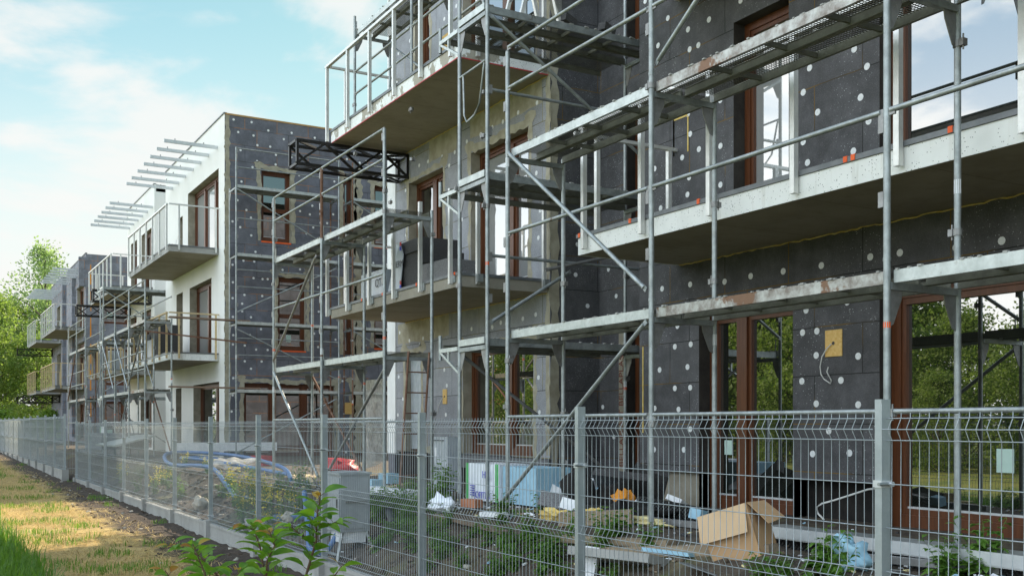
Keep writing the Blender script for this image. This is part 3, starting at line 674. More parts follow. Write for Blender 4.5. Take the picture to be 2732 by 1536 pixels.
    balcony(root, 42.3, 48.3, 6.9, fas='concrete_grey', th=.16, ends='both'); balcony(root, 42.3, 48.3, 3.67, fas='concrete_grey', th=.16, ends='both', wood=True)
    pergola(root, [32.2, 33.27, 34.34, 35.4, 36.5, 37.6, 38.6]); pergola(root, [42.3, 43.3, 44.3, 45.3, 46.3, 47.3])
    truss(root, 47.0, 6.34); truss(root, 42.45, 6.48)
    q = MB(); q.path([(W - .02, 37.2, 8.2), (W - .12, 37.15, 8.3), (W - .2, 37.1, 8.1), (W - .3, 37.0, 7.7)], .012, 'cable', 5); q.build('cable', root)
b1 = block(1, 'white plastered apartment block in the middle with a grey dotted end wall', 'plaster', 'eps_blue', 'plaster', (31.35, 39.85), (39.85, 41.94), (41.94, 47.9), block1)

# ---------------- block 2: the far grey block
def block2(root):
    Y = 60.7; r0, r1, y2 = 69.1, 71.2, 77.2
    opf = [(61.4, 64.2, 7.0, 9.5), (65.6, 67, 7.0, 9.5), (61.4, 64.2, 3.86, 6.3), (65.6, 67, 3.86, 6.3), (61.4, 64.2, .8, 3)]
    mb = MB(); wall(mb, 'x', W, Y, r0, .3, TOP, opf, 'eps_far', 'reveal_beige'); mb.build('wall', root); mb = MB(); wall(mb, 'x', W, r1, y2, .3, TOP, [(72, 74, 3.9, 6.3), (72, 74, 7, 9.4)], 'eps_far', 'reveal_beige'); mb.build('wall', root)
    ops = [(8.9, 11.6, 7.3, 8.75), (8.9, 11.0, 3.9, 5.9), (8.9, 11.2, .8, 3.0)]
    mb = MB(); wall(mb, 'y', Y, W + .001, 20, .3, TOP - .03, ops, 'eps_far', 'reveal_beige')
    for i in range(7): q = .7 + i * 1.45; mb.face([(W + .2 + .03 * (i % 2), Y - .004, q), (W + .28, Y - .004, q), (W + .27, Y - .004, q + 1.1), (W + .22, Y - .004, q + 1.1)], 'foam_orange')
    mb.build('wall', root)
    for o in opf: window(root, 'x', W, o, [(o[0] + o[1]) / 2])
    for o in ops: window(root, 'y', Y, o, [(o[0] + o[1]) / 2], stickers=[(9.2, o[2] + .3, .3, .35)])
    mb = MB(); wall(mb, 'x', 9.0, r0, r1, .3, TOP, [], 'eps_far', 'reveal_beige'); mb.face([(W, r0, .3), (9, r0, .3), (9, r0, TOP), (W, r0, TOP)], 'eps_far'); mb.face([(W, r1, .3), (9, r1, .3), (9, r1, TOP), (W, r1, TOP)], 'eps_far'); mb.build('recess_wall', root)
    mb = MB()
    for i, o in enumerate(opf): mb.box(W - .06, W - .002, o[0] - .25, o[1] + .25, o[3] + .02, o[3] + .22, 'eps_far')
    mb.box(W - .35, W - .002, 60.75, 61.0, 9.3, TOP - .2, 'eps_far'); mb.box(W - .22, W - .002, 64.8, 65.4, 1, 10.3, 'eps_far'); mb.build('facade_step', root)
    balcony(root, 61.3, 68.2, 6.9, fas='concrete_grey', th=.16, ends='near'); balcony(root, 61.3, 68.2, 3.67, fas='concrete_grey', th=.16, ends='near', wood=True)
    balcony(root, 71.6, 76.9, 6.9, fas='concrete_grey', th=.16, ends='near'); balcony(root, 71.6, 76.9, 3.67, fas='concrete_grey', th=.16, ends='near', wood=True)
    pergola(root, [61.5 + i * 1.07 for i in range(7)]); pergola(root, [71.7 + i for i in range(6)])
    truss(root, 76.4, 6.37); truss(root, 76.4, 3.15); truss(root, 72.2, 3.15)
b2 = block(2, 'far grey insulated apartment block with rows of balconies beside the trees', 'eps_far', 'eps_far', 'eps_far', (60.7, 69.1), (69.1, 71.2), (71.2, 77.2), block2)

# ------------------------------------------------------------------ scaffolding
def scaffold(label, A, b0_, b1_, base, levels, top, axis='y', rails=(), braces=(), group='steel scaffolds round the blocks', rusty=(), brackets=False, nodeck=(), mat='galv', innertop=None, lipmat='galv_lip', endrails=True, hoop=False, caps=()):
    """A: positions of the frames along the run; b0_/b1_: outer and inner row; levels: deck heights"""
    P = (lambda a, b, z: (b, a, z)) if axis == 'y' else (lambda a, b, z: (a, b, z))
    root = thing('scaffold', P(A[0], b0_, base), label, 'scaffold', group)
    rnd = random.Random(int(A[0] * 10))
    s = 1 if b1_ > b0_ else -1
    for i, a in enumerate(A):
        for b, tp in ((b0_, top), (b1_, innertop or max(levels) + .02)):
            mb = MB(); m_ = 'rusty' if (i, b == b0_) in rusty else mat
            z = base + .12
            if m_ == 'rusty' and axis == 'y' and b == b0_: mb.tube(P(a, b, z), P(a, b, 4.70), .0242, mat, 12); mb.tube(P(a, b, 4.70), P(a, b, tp), .0242, m_, 12)
            else: mb.tube(P(a, b, z), P(a, b, tp), .0242, m_, 12)
            mb.tube(P(a, b, base), P(a, b, base + .2), .017, 'galv_dirty', 8)
            q0 = P(a, b, 0); mb.box(q0[0] - .075, q0[0] + .075, q0[1] - .075, q0[1] + .075, base - .01, base + .006, 'galv_dirty')
            for lv in levels:
                if lv + .1 < tp: mb.tube(P(a, b, lv + .06), P(a, b, lv + .085), .027, m_, 12)
                for dz in (1.0, .5):
                    if lv + dz < tp + .1 and b == b0_:
                        c = P(a + .035, b, lv + dz); mb.box(c[0] - .022, c[0] + .022, c[1] - .022, c[1] + .022, c[2] - .075, c[2] + .03, 'galv_dirty')
            if rnd.random() < .5: z = base + rnd.uniform(1.4, 3); mb.tube(P(a, b, z), P(a, b, z + .04), .0247, 'orange_clip', 10)
            if rnd.random() < .6: z = base + rnd.uniform(1.2, 4.4); mb.tube(P(a, b, z), P(a, b, z + .10), .0246, 'styro_white', 10)
            for _ in range(2 if a < 35 else 0):
                z = rnd.uniform(base + .9, min(tp, 5.6) - .2); ang = rnd.choice([0, 1.57, 3.14])
                mb.tube(P(a, b, z - .025), P(a, b, z + .025), .033, 'galv_dirty', 8); c = P(a + .045 * math.cos(ang), b + .045 * math.sin(ang), z); mb.obox(c, .05, .035, .05, ang, 'galv_dirty'); mb.tube((c[0], c[1], z - .05), (c[0], c[1], z + .06), .007, 'galv_dirty', 5)
            mb.build('post', root)
        for lv in levels:
            mb = MB()
            mb.beam(P(a, b0_ + s * .02, lv - .105), P(a, b1_ - s * .02, lv - .105), .045, .05, mat)
            for b, d in ((b0_, s), (b1_, -s)):
                g = [P(a - .004, b + d * .022, lv - .13), P(a - .004, b + d * .15, lv - .13), P(a - .004, b + d * .14, lv - .19), P(a - .004, b + d * .06, lv - .36), P(a - .004, b + d * .022, lv - .38)]
                mb.extr(g, P(.008, 0, 0), 'galv_dirty')
            mb.tube(P(a + .04, b0_ + s * .05, lv - .08), P(a + .04, b0_ + s * .05, lv + .18), .008, mat, 6)
            mb.build('transom', root)
            if brackets and i == len(A) - 1 or brackets == 'near' and i == 0:
                pass
    for i, (a, a2) in enumerate(zip(A, A[1:])):
        for j, lv in enumerate(levels):
            if (i, j) in nodeck: continue
            mb = MB(); wd = (abs(b1_ - b0_) - .06) / 2
            for q in (0, 1):
                u = min(b0_, b1_) + .03 + q * (wd + .004); v = u + wd - .004; z1 = lv - .012
                mb.face([P(a + .03, u, z1), P(a2 - .03, u, z1), P(a2 - .03, v, z1), P(a + .03, v, z1)], 'perforated')
                for e, f in ((u, u + .006), (v - .006, v)):
                    outer = (q == 0 and e == u) if s > 0 else (q == 1 and f == v)
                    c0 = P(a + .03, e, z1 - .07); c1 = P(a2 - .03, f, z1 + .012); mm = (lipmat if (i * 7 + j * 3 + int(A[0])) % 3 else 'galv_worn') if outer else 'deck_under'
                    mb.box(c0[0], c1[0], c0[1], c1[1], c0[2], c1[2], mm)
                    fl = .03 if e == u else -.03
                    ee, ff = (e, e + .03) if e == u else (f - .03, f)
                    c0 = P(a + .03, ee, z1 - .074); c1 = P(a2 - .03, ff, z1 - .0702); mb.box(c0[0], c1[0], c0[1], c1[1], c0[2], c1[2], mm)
                if q == 0 and a < 20:
                    for _ in range(26):
                        t = rnd.uniform(a + .05, a2 - .05); sz_ = rnd.uniform(.006, .016); c0 = P(t, u + rnd.uniform(-.002, .012) if s > 0 else v, z1 + .014); mb.box(c0[0] - sz_, c0[0] + sz_, c0[1] - sz_, c0[1] + sz_, c0[2] - .003, c0[2] + sz_ * .6, 'concrete_grey')
                n = 4
                for k in range(1, n):
                    t = a + (a2 - a) * k / n; c0 = P(t - .012, u + .007, z1 - .045); c1 = P(t + .012, v - .007, z1 - .004); mb.box(c0[0], c1[0], c0[1], c1[1], c0[2], c1[2], 'deck_under')
            mb.build('deck', root)
    for r in rails:               # (i0, i1, z0, z1, row)
        i0, i1, z0, z1, b = r[:5]
        for k in range(i0, i1):
            mb = MB(); e = .022 * s; o = b + (-.0 if len(r) < 6 else r[5])
            p0, p1 = P(A[k] + .05, o, z0), P(A[k + 1] - .03, o, z1)
            mb.tube(p0, p1, .0195, mat, 10)
            for aa, zz in ((A[k] + .03, z0), (A[k + 1] - .035, z1)):
                c = P(aa, o, zz); d = .035
                mb.box(c[0] - (.008 if axis == 'y' else d), c[0] + (.008 if axis == 'y' else d), c[1] - (d if axis == 'y' else .008), c[1] + (d if axis == 'y' else .008), c[2] - .035, c[2] + .018, 'galv_dirty')
            mb.build('guard_rail', root)
    for br in braces:             # ((a,b,z),(a,b,z)[,mat])
        mb = MB(); p0, p1 = P(*br[0]), P(*br[1]); d = (Vector(p1) - Vector(p0)).normalized() * .08
        bm_ = br[2] if len(br) > 2 else mat
        mb.tube(Vector(p0) + d * .5, Vector(p1) - d * .5, .0215, bm_, 10); mb.beam(p0, Vector(p0) + d, .010, .045, bm_); mb.beam(Vector(p1) - d, p1, .010, .045, bm_)
        mb.build('brace', root)
    return root
XO, XI = 5.66, 6.39; LV = [2.74, 4.74]
s1Y = [2.19, 4.757, 7.327, 9.90]
s1 = scaffold('nearest tall steel scaffold in front of the white edged balcony on the right', s1Y, XO, XI, .72, [2.74, 4.74, 6.74], 7.9, rails=[(0, 3, 1.79, 1.79, XO), (0, 3, 3.81, 3.81, XO), (0, 3, 5.41, 5.41, XO), (0, 3, 5.86, 5.86, XO)],
    braces=[((9.86, XO - .03, 4.70), (7.36, XO - .03, 2.9)), ((7.36, XO - .03, 2.62), (9.98, XO - .03, .84)), ((4.76, XO + .03, 6.6), (7.3, XO + .03, 4.9))], nodeck=((2, 2), (1, 2), (0, 2)), innertop=4.72)
# the last frame of the near scaffold is lower: stop its post at the upper guard rail
for ch in list(s1.children):
    if ch.name.startswith('post') and abs(ch.data.vertices[0].co.y + s1.location.y - 9.90) < .15:
        for v_ in ch.data.vertices:
            if v_.co.z + s1.location.z > 5.9: v_.co.z = 5.82 - s1.location.z
s2Y = [13.36, 15.93, 18.5]
s2 = scaffold('steel scaffold with two decks standing before the pale grey middle wall', s2Y, XO, XI, .72, LV, 5.83, rails=[(0, 2, 1.79, 1.79, XO), (0, 2, 3.81, 3.81, XO), (0, 2, 5.41, 5.41, XO), (0, 2, 5.83, 5.83, XO), (0, 2, 1.75, 1.75, XI)],
    braces=[((16.1, XO - .03, 4.45), (18.45, XO - .03, 2.85), 'galv_dirty'), ((18.45, XO - .03, 2.68), (16.0, XO - .03, .85)), ((13.4, XO + .03, 2.5), (15.8, XO + .03, .9), 'galv_dirty'), ((18.5, XI, 2.6), (15.95, XI, .9), 'rusty')], rusty=((1, True),))
# keep only the upper part of the middle post rusty: it is a short extension
# tower whose decks run into the recess
def tower(yoff, label, tp=9.0):
    a0 = [5.93, 8.5]; yn, yf = 10.86 + yoff, 11.59 + yoff
    t = scaffold(label, a0, yn, yf, .72, [2.74, 4.74, 6.74], tp, axis='x', rails=[(0, 1, 3.73, 3.73, yn), (0, 1, 5.72, 5.72, yn), (0, 1, 7.8, 7.8, yn)][:3 if tp > 8 else 2],
        braces=[((5.95, yn - .03, 6.6), (8.45, yn - .03, 5.05)), ((5.95, yf + .03, 2.6), (8.4, yf + .03, .95), 'galv_dirty'), ((5.95, yn - .03, 2.92), (7.1, yn - .03, 3.62)), ((6.7, yn - .08, 3.60), (7.65, yn - .08, 3.84), 'galv_dirty')], innertop=tp, lipmat='galv')
    for lv in (2.74, 4.74, 6.74):          # side bracket with a short spigot
        mb = MB(); x = 5.93; y2 = yf + .55
        mb.beam((x, yf + .02, lv - .08), (x, y2, lv - .08), .045, .05, 'galv_lip'); mb.beam((x, yf + .02, lv - .38), (x, y2 - .02, lv - .10), .035, .03, 'galv_lip'); mb.beam((x, yf + .3, lv - .1), (x, yf + .3, lv - .24), .03, .03, 'galv_lip')
        mb.tube((x, y2, lv - .2), (x, y2, lv + .12), .0242, 'galv', 10); mb.build('side_bracket', t)
        mb = MB(); z1 = lv - .012
        mb.face([(5.96, yf + .03, z1), (8.45, yf + .03, z1), (8.45, y2 - .03, z1), (5.96, y2 - .03, z1)], 'perforated'); mb.box(5.96, 8.45, y2 - .03, y2 - .024, z1 - .07, z1 + .012, 'deck_under'); mb.box(5.96, 8.45, yf + .024, yf + .03, z1 - .07, z1 + .012, 'deck_under'); mb.build('deck', t)
        mb = MB(); mb.box(5.9, 5.95, yn + .03, yf - .03, lv - .06, lv + .02, 'galv_lip'); mb.build('end_board', t)
    mb = MB(); zt = 6.05; x = 5.92
    mb.path([(x, yf - .02, zt), (x, yn + .03, zt + .02)], .015, 'galv', 8); mb.path([(x, yf - .12, zt), (x, yf - .14, zt - .5), (x, yf - .22, zt - .6), (x, yf - .42, zt - .56), (x, yf - .55, zt - .45), (x, yn + .06, zt)], .013, 'galv', 8); mb.build('gate_hoop', t)
    return t
tower(0, 'narrow steel scaffold tower with dark decks reaching into the recess')
tower(29.2, 'narrow scaffold tower at the recess of the white block', 7.1)
# scaffold standing on the upper balcony
s3 = scaffold('small scaffold standing on the topmost balcony with a perforated deck', [12.6, 15.0, 17.45], 6.82, 7.5, 7.06, [8.77], 9.02, rails=[(0, 2, 7.62, 7.62, 6.82), (0, 2, 8.02, 8.02, 6.82)], braces=[((17.4, 7.5, 8.6), (15.1, 7.5, 7.2))], innertop=8.79, rusty=())
# along the end wall of the white block
side = dict(axis='x', rusty=((0, True), (1, True)))
s4 = scaffold('slender scaffold along the grey dotted end wall of the white block', [8.12, 11.28], 30.2, 30.93, .66, [2.74, 4.74, 6.74, 8.74], 9.82, axis='x', rails=[(0, 1, z, z, 30.2) for z in (3.75, 4.24, 5.75, 6.25, 7.75, 9.24, 9.79)],
    braces=[((8.14, 30.17, 8.6), (11.2, 30.17, 7.0)), ((8.14, 30.17, 5.0), (11.2, 30.17, 6.5)), ((8.14, 30.17, 4.5), (11.2, 30.17, 3.1)), ((8.14, 30.17, .9), (11.2, 30.17, 2.5))], mat='galv', rusty=((1, False),), innertop=8.75)
s4b = scaffold('second scaffold bay further right along the grey dotted end wall', [11.73, 14.8], 30.2, 30.93, .66, [2.74, 4.74, 6.74, 8.74], 9.82, axis='x', rails=[(0, 1, z, z, 30.2) for z in (5.75, 7.3, 7.75, 9.79)], braces=[((11.75, 30.17, 8.6), (14.7, 30.17, 7.0)), ((11.75, 30.17, 4.6), (14.7, 30.17, 3.1))], rusty=((0, True), (0, False)), innertop=8.75)
s5 = scaffold('scaffold with two decks before the first half of the white block', [30.7, 33.27, 35.84, 38.41], XO, XI, .6, LV, 5.83, rails=[(0, 3, z, z, XO) for z in (1.79, 3.3, 3.81, 5.41, 5.83)] + [(0, 3, z, z, XI) for z in (1.75, 3.78, 5.4)], braces=[((38.35, XI, 2.55), (35.9, XI, .9)), ((35.8, XI, 4.5), (33.3, XI, 2.9)), ((33.2, XI, 2.55), (30.8, XI, .9), 'rusty'), ((35.8, XO - .03, 4.6), (33.3, XO - .03, 2.8)), ((38.3, XO - .03, 4.5), (35.9, XO - .03, 2.85)), ((33.3, XO - .03, 2.5), (35.8, XO - .03, .9)), ((30.75, XO - .03, 4.55), (33.2, XO - .03, 2.9), 'galv_dirty')], lipmat='galv')
s6 = scaffold('small far scaffold at the left end of the white block', [42.61, 45.18, 47.75], XO, XI, .6, LV, 5.83, rails=[(0, 2, z, z, XO) for z in (1.79, 3.3, 3.81, 5.41, 5.83)] + [(0, 2, z, z, XI) for z in (1.75, 3.78, 5.4)], braces=[((47.7, XI, 2.6), (45.2, XI, .9)), ((42.65, XI, 4.6), (45.1, XI, 2.9)), ((42.65, XO - .03, 2.6), (45.1, XO - .03, .9), 'rusty'), ((47.7, XO - .03, 2.7), (45.2, XO - .03, 4.6), 'rusty')], lipmat='galv', rusty=((0, False), (1, False)))
# trestle and foam offcuts on the topmost tower deck
r = thing('trestle', (6.75, 11.2, 6.75), 'pale wooden trestle standing on the topmost tower deck', 'trestle')
for yy in (10.98, 11.42):
    for dx_ in (-.28, .28): mb = MB(); mb.beam((6.75 + dx_, yy, 6.75), (6.75 + dx_ * .12, yy, 7.72), .045, .045, 'aluminium', (0, 1, 0)); mb.build('leg', r)
mb = MB(); mb.box(6.68, 6.82, 10.9, 11.5, 7.73, 7.79, 'aluminium'); mb.build('top_board', r)
for x_, lb in ((7.15, 'small dark foam offcut at the foot of the trestle on the tower deck'), (7.75, 'second dark foam offcut on the tower deck near the wall corner')):
    mb = MB(); mb.obox((x_, 10.97, 6.81), .22, .12, .10, .3, 'styro_dark', .2); tag(mb.build('foam_offcut', None, (x_, 10.97, 6.75)), lb, 'foam scrap')
# ------------------------------------------------------------------ mesh fences
def fence(name, label, X, Y, z0, panels, seed):
    root = thing(name, (X, Y[0], z0), label, 'fence')
    rnd = random.Random(seed)
    for y in Y:
        mb = MB(); t = .002; zt = z0 + 1.82 + rnd.uniform(-.01, .01)
        mb.box(X - .03, X + .03, y - .019, y + .019, z0 + .0, zt, 'fence_galv'); mb.box(X - .0302, X - .026, y - .0215, y - .0192, z0, zt - .02, 'fence_galv')
        p = mb.build('post', root)
        for cz in (1.43, .33):
            q = MB(); q.box(X - .036, X + .036, y - .024, y + .024, z0 + cz - .016, z0 + cz + .016, 'zinc'); q.tube((X - .06, y - .028, z0 + cz), (X + .01, y - .028, z0 + cz), .009, 'galv', 6); q.tube((X + .012, y - .05, z0 + cz), (X + .012, y + .05, z0 + cz), .012, 'zinc', 6); q.build('clamp', p)
        q = MB(); q.box(X - .09, X + .09, y - .07, y + .07, z0 - .15, z0 + .27 + rnd.uniform(-.02, .02), 'concrete_grey'); q.build('post_foot', root)
    FZ = [1.755, 1.73, 1.68, 1.63, 1.43, 1.23, 1.03, .98, .93, .73, .53, .33, .28, .23, .215]
    for y, y2 in zip(Y, Y[1:]):
        if panels:
            mb = MB(); tilt = rnd.uniform(-.008, .008)
            def off(z): return -.028 if abs(z - 1.68) < .01 or abs(z - .98) < .01 or abs(z - .28) < .01 else 0.0
            n = round((y2 - y) / .05); nn = 4 if y < 14 else 3; wr = .0024
            for k in range(1, n):
                yy = y + (y2 - y) * k / n
                mb.path([(X - .006 + off(z) + tilt * z, yy, z0 + z) for z in FZ], wr, 'fence_wire', nn)
            for z in FZ[1:-1]:
                mb.tube((X - .011 + off(z) + tilt * z, y + .022, z0 + z), (X - .011 + off(z) + tilt * z, y2 - .022, z0 + z), .0028, 'fence_wire', 5)
            mb.build('mesh_panel', root)
        q = MB(); q.box(X - .025, X + .025, y + .07, y2 - .07, z0 - .12, z0 + .185, 'concrete_grey'); q.box(X - .035, X + .035, y + .07, y2 - .07, z0 + .187, z0 + .225, 'concrete_grey'); q.box(X - .035, X + .035, y + .07, y2 - .07, z0 - .16, z0 + .03, 'concrete_grey'); q.build('kickboard', root)
    return root
nearY = [.765 + 2.5 * i for i in range(13)]
fence('mesh_fence', 'galvanised welded mesh fence on concrete boards running past the near scaffold', 3.855, nearY, 0.0, True, 3)
farY = [31.3 + 2.5 * i for i in range(16)]
def farfence():
    root = fence('mesh_fence', 'far run of mesh fence stepping up towards the trees on the left', 3.62, farY, .2, True, 4)
    mb = MB()          # short return panel closing the step between the two runs
    for k in range(6): t = k / 6; mb.tube((3.84 - .2 * t, 30.8 + .48 * t, .35), (3.84 - .2 * t, 30.8 + .48 * t, 1.95), .0025, 'fence_wire', 4)
    for z in (.5, .9, 1.2, 1.6, 1.9): mb.tube((3.84, 30.8, z), (3.63, 31.28, z), .003, 'fence_wire', 4)
    mb.build('mesh_panel', root)
farfence()

# ------------------------------------------------------------------ things on the site
def P3(x, y, dz=0.0): return (x, y, H(x, y) + dz)
def one(name, mb, loc, label, cat, group=None): return tag(mb.build(name, None, loc), label, cat, group)

# electrical cabinet on a leg frame
cx, cy = 4.42, 11.55; cr = thing('electrical_cabinet', (cx, cy, .22), 'grey sheet metal electrical cabinet on legs behind the mesh fence', 'cabinet')
mb = MB(); mb.box(cx - .17, cx + .19, cy - .23, cy + .23, .46, 1.12, 'grey_paint'); mb.box(cx - .19, cx + .21, cy - .25, cy + .25, 1.121, 1.15, 'grey_paint'); mb.box(cx - .13, cx + .15, cy - .2, cy + .2, .33, .459, 'styro_white'); mb.build('housing', cr)
mb = MB(); mb.box(cx - .184, cx - .172, cy - .21, cy + .21, .50, 1.09, 'grey_paint'); mb.box(cx - .194, cx - .185, cy - .17, cy - .15, .74, .84, 'black_steel'); mb.box(cx - .15, cx + .17, cy - .240, cy - .232, .50, 1.09, 'grey_paint'); mb.box(cx - .12, cx + .14, cy - .262, cy - .241, .80, .82, 'galv_dirty'); mb.build('door', cr)
for a, b in ((-1, -1), (1, -1), (1, 1), (-1, 1)):
    mb = MB(); mb.beam((cx + .01 + a * .15, cy + b * .2, .46), (cx + .01 + a * .24, cy + b * .28, .12), .03, .03, 'galv'); mb.build('leg', cr)
mb = MB(); mb.beam((cx - .2, cy - .25, .2), (cx - .2, cy + .25, .2), .025, .025, 'galv'); mb.beam((cx + .22, cy - .25, .2), (cx + .22, cy + .25, .2), .025, .025, 'galv'); mb.build('stretcher', cr)

# packs of insulation board
def pack(name, loc, sx, sy, sz, mat, label, rz=0, cat='insulation pack'):
    r = thing(name, loc, label, cat, 'packs of insulation board'); mb = MB()
    n = 5; mb.obox((loc[0], loc[1], loc[2] + sz / 2), sx, sy, sz, rz, mat); mb.build('boards', r); return r
z = .74
r = pack('insulation_pack', (6.95, 14.05, z - .02), .20, .56, .80, 'foil_grey', 'grey wrapped insulation pack leaning upright below the pale grey wall')
text('FASADA GRAPHIT', .055, 'ink_dark', onface((6.847, 14.03, z + .30), (0, -1, 0), (0, 0, 1)), r)
mb = MB(); mb.box(6.842, 6.849, 14.12, 14.20, z + .48, z + .62, 'styro_white'); mb.box(6.84, 6.85, 13.9, 14.28, z + .72, z + .735, 'ink_dark'); mb.build('paper_label', r)
r = pack('insulation_pack', (6.45, 11.54, z), .45, .76, .47, 'foil_white', 'white foil insulation pack with green edge bands and blue print', .08)
for yy, wd in ((11.89, .05), (11.20, .06)):
    mb = MB(); mb.obox((6.222 + .08 * (11.54 - yy), yy, z + .235), .014, wd, .474, .08, 'ink_green'); mb.build('edge_band', r)
text('HG', .13, 'ink_blue', onface((6.20, 11.40, z + .33), (0, -1, 0), (0, 0, 1)), r)
text('JOPITER', .12, 'ink_blue', onface((6.20, 11.50, z + .07), (0, -1, 0), (0, 0, 1)), r)
mb = MB()
for i in range(5): mb.box(6.185, 6.205, 11.70, 11.80 - .01 * (i % 2), z + .06 + i * .03, z + .07 + i * .03, 'ink_blue')
mb.build('print', r)
pack('insulation_pack', (6.55, 10.76, z), .5, .76, .45, 'styro_blue', 'stack of bare light blue foam boards beside the white pack', .03)
# on the lower middle balcony
zb = 3.65 + .155
r = pack('insulation_pack', (6.95, 16.35, zb), .5, .95, .48, 'foil_grey', 'grey foil insulation pack lying on the middle balcony', .02)
text('OTH', .20, 'ink_dark', onface((6.688, 15.98, zb + .26), (0, -1, 0), (0, 0, 1)), r)
r = thing('foam_block_stack', (7.1, 15.1, zb), 'tall stack of black foam boards with torn white wrapper on the middle balcony', 'foam stack', 'packs of insulation board')
mb = MB(); mb.obox((7.1, 15.05, zb + .2), .72, 1.12, .40, 0, 'styro_dark'); mb.obox((7.12, 15.03, zb + .40 + .1), .72, 1.12, .198, .01, 'styro_dark'); mb.obox((7.1, 15.06, zb + .6 + .1), .72, 1.12, .196, -.01, 'styro_dark'); mb.build('boards', r)
mb = MB(); pts = [(15.66, .02), (15.5, .0), (15.12, .02), (15.10, .35), (15.06, .6), (15.12, .81), (15.32, .80), (15.44, .66), (15.38, .5), (15.52, .3)]
for dy in (0,):
    mb.extr([(6.70 + .02 * math.sin(i * 2.2), a, zb + b) for i, (a, b) in enumerate(pts)], (-.012, 0, 0), 'foil_grey')
mb.build('wrapper', r); text('THERM', .15, 'ink_dark', onface((6.665, 15.22, zb + .45), (0, -1, 0), (0, 0, 1)), r)
mb = MB()
for q, mm in ((.05, 'ink_blue'), (.12, 'red_sheet'), (.66, 'ink_blue'), (.73, 'red_sheet')): mb.box(6.655, 6.66, 15.04, 15.10, zb + q, zb + q + .06, mm)
mb.build('print', r)
mb = MB(); mb.obox((6.95, 14.0, zb + .17), .5, .92, .32, .05, 'styro_grey'); one('foam_block', mb, (6.95, 14.0, zb), 'speckled grey foam block lying at the end of the middle balcony', 'foam block')
# on the balcony of the white block
for i, (y, sy, sz) in enumerate(((34.9, .9, .95), (36.4, 1.1, .75))):
    mb = MB(); mb.obox((7.1, y, 3.88 + sz / 2), .7, sy, sz, 0, 'styro_dark'); mb.obox((7.12, y + .05, 3.88 + sz + .06), .72, sy * .9, .11, .03, 'styro_dark')
    one('foam_block_stack', mb, (7.1, y, 3.88), ('tall', 'low')[i] + ' stack of dark foam blocks on the lower balcony of the white block', 'foam stack', 'packs of insulation board')
mb = MB(); mb.obox((6.95, 35.6, 4.2), .5, .8, .6, 0, 'foil_grey'); one('insulation_pack', mb, (6.95, 35.6, 3.88), 'pale wrapped pack between the dark foam stacks on the white block balcony', 'insulation pack', 'packs of insulation board')
r = pack('insulation_pack', (7.0, 45.0, 3.9), .5, 1.9, .8, 'foil_grey', 'wrapped insulation pack on the far balcony of the white block'); text('THERM', .42, 'ink_dark', onface((6.745, 45.0, 4.3), (0, -1, 0), (0, 0, 1)), r)

# cardboard box standing askew with open flaps
bx, by = 5.50, 5.92; bz = H(bx, by, False)
r = thing('cardboard_box', (bx, by, bz), 'open brown cardboard box standing askew among the rubble', 'box')
from mathutils import Euler
vw = Vector((.683, .76, 0)).normalized(); ir = Vector((vw.y, -vw.x, 0)); aa_ = R(27); up_ = Vector((0, 0, 1))
e1 = ir * math.cos(aa_) - vw * math.sin(aa_); e2 = vw * math.cos(aa_) + ir * math.sin(aa_)
e1, e3 = e1 * math.cos(R(18)) + up_ * math.sin(R(18)), up_ * math.cos(R(18)) - e1 * math.sin(R(18))
bo = Vector((5.17, 5.93, .63))
def bp(x, y, zz): return bo + e1 * x + e2 * y + e3 * zz
def sheet(mb, q, n_, m): mb.extr(q, n_ * .004, m)
sx, sy, sz = .40, .30, .40
mb = MB()
sheet(mb, [bp(0, 0, 0), bp(sx, 0, 0), bp(sx, 0, sz), bp(0, 0, sz)], e2, 'cardboard'); sheet(mb, [bp(sx, 0, 0), bp(sx, sy, 0), bp(sx, sy, sz), bp(sx, 0, sz)], -e1, 'cardboard')
sheet(mb, [bp(0, .004, 0), bp(0, sy, 0), bp(0, sy, sz), bp(0, .004, sz)], e1, 'cardboard'); sheet(mb, [bp(.004, sy, 0), bp(sx, sy, 0), bp(sx, sy, sz), bp(.004, sy, sz)], -e2, 'cardboard'); sheet(mb, [bp(.004, .004, .002), bp(sx, .004, .002), bp(sx, sy, .002), bp(.004, sy, .002)], e3, 'cardboard')
mb.build('body', r)
for q, m_ in (([bp(-.02, -.004, sz), bp(sx - .01, -.004, sz), bp(sx - .03, -.05, sz - .21), bp(-.03, -.05, sz - .21)], 'cardboard_light'), ([bp(sx + .004, .01, sz), bp(sx + .004, sy, sz), bp(sx + .13, sy - .01, sz - .16), bp(sx + .13, 0, sz - .19)], 'cardboard'),
              ([bp(-.004, 0, sz), bp(-.004, sy, sz), bp(-.06, sy, sz - .19), bp(-.06, 0, sz - .19)], 'cardboard'), ([bp(0, sy + .004, sz), bp(sx, sy + .004, sz), bp(sx, sy + .12, sz - .15), bp(0, sy + .12, sz - .15)], 'cardboard')):
    mb = MB(); n_ = (q[1] - q[0]).cross(q[2] - q[1]).normalized(); sheet(mb, q, n_, m_); mb.build('flap', r)

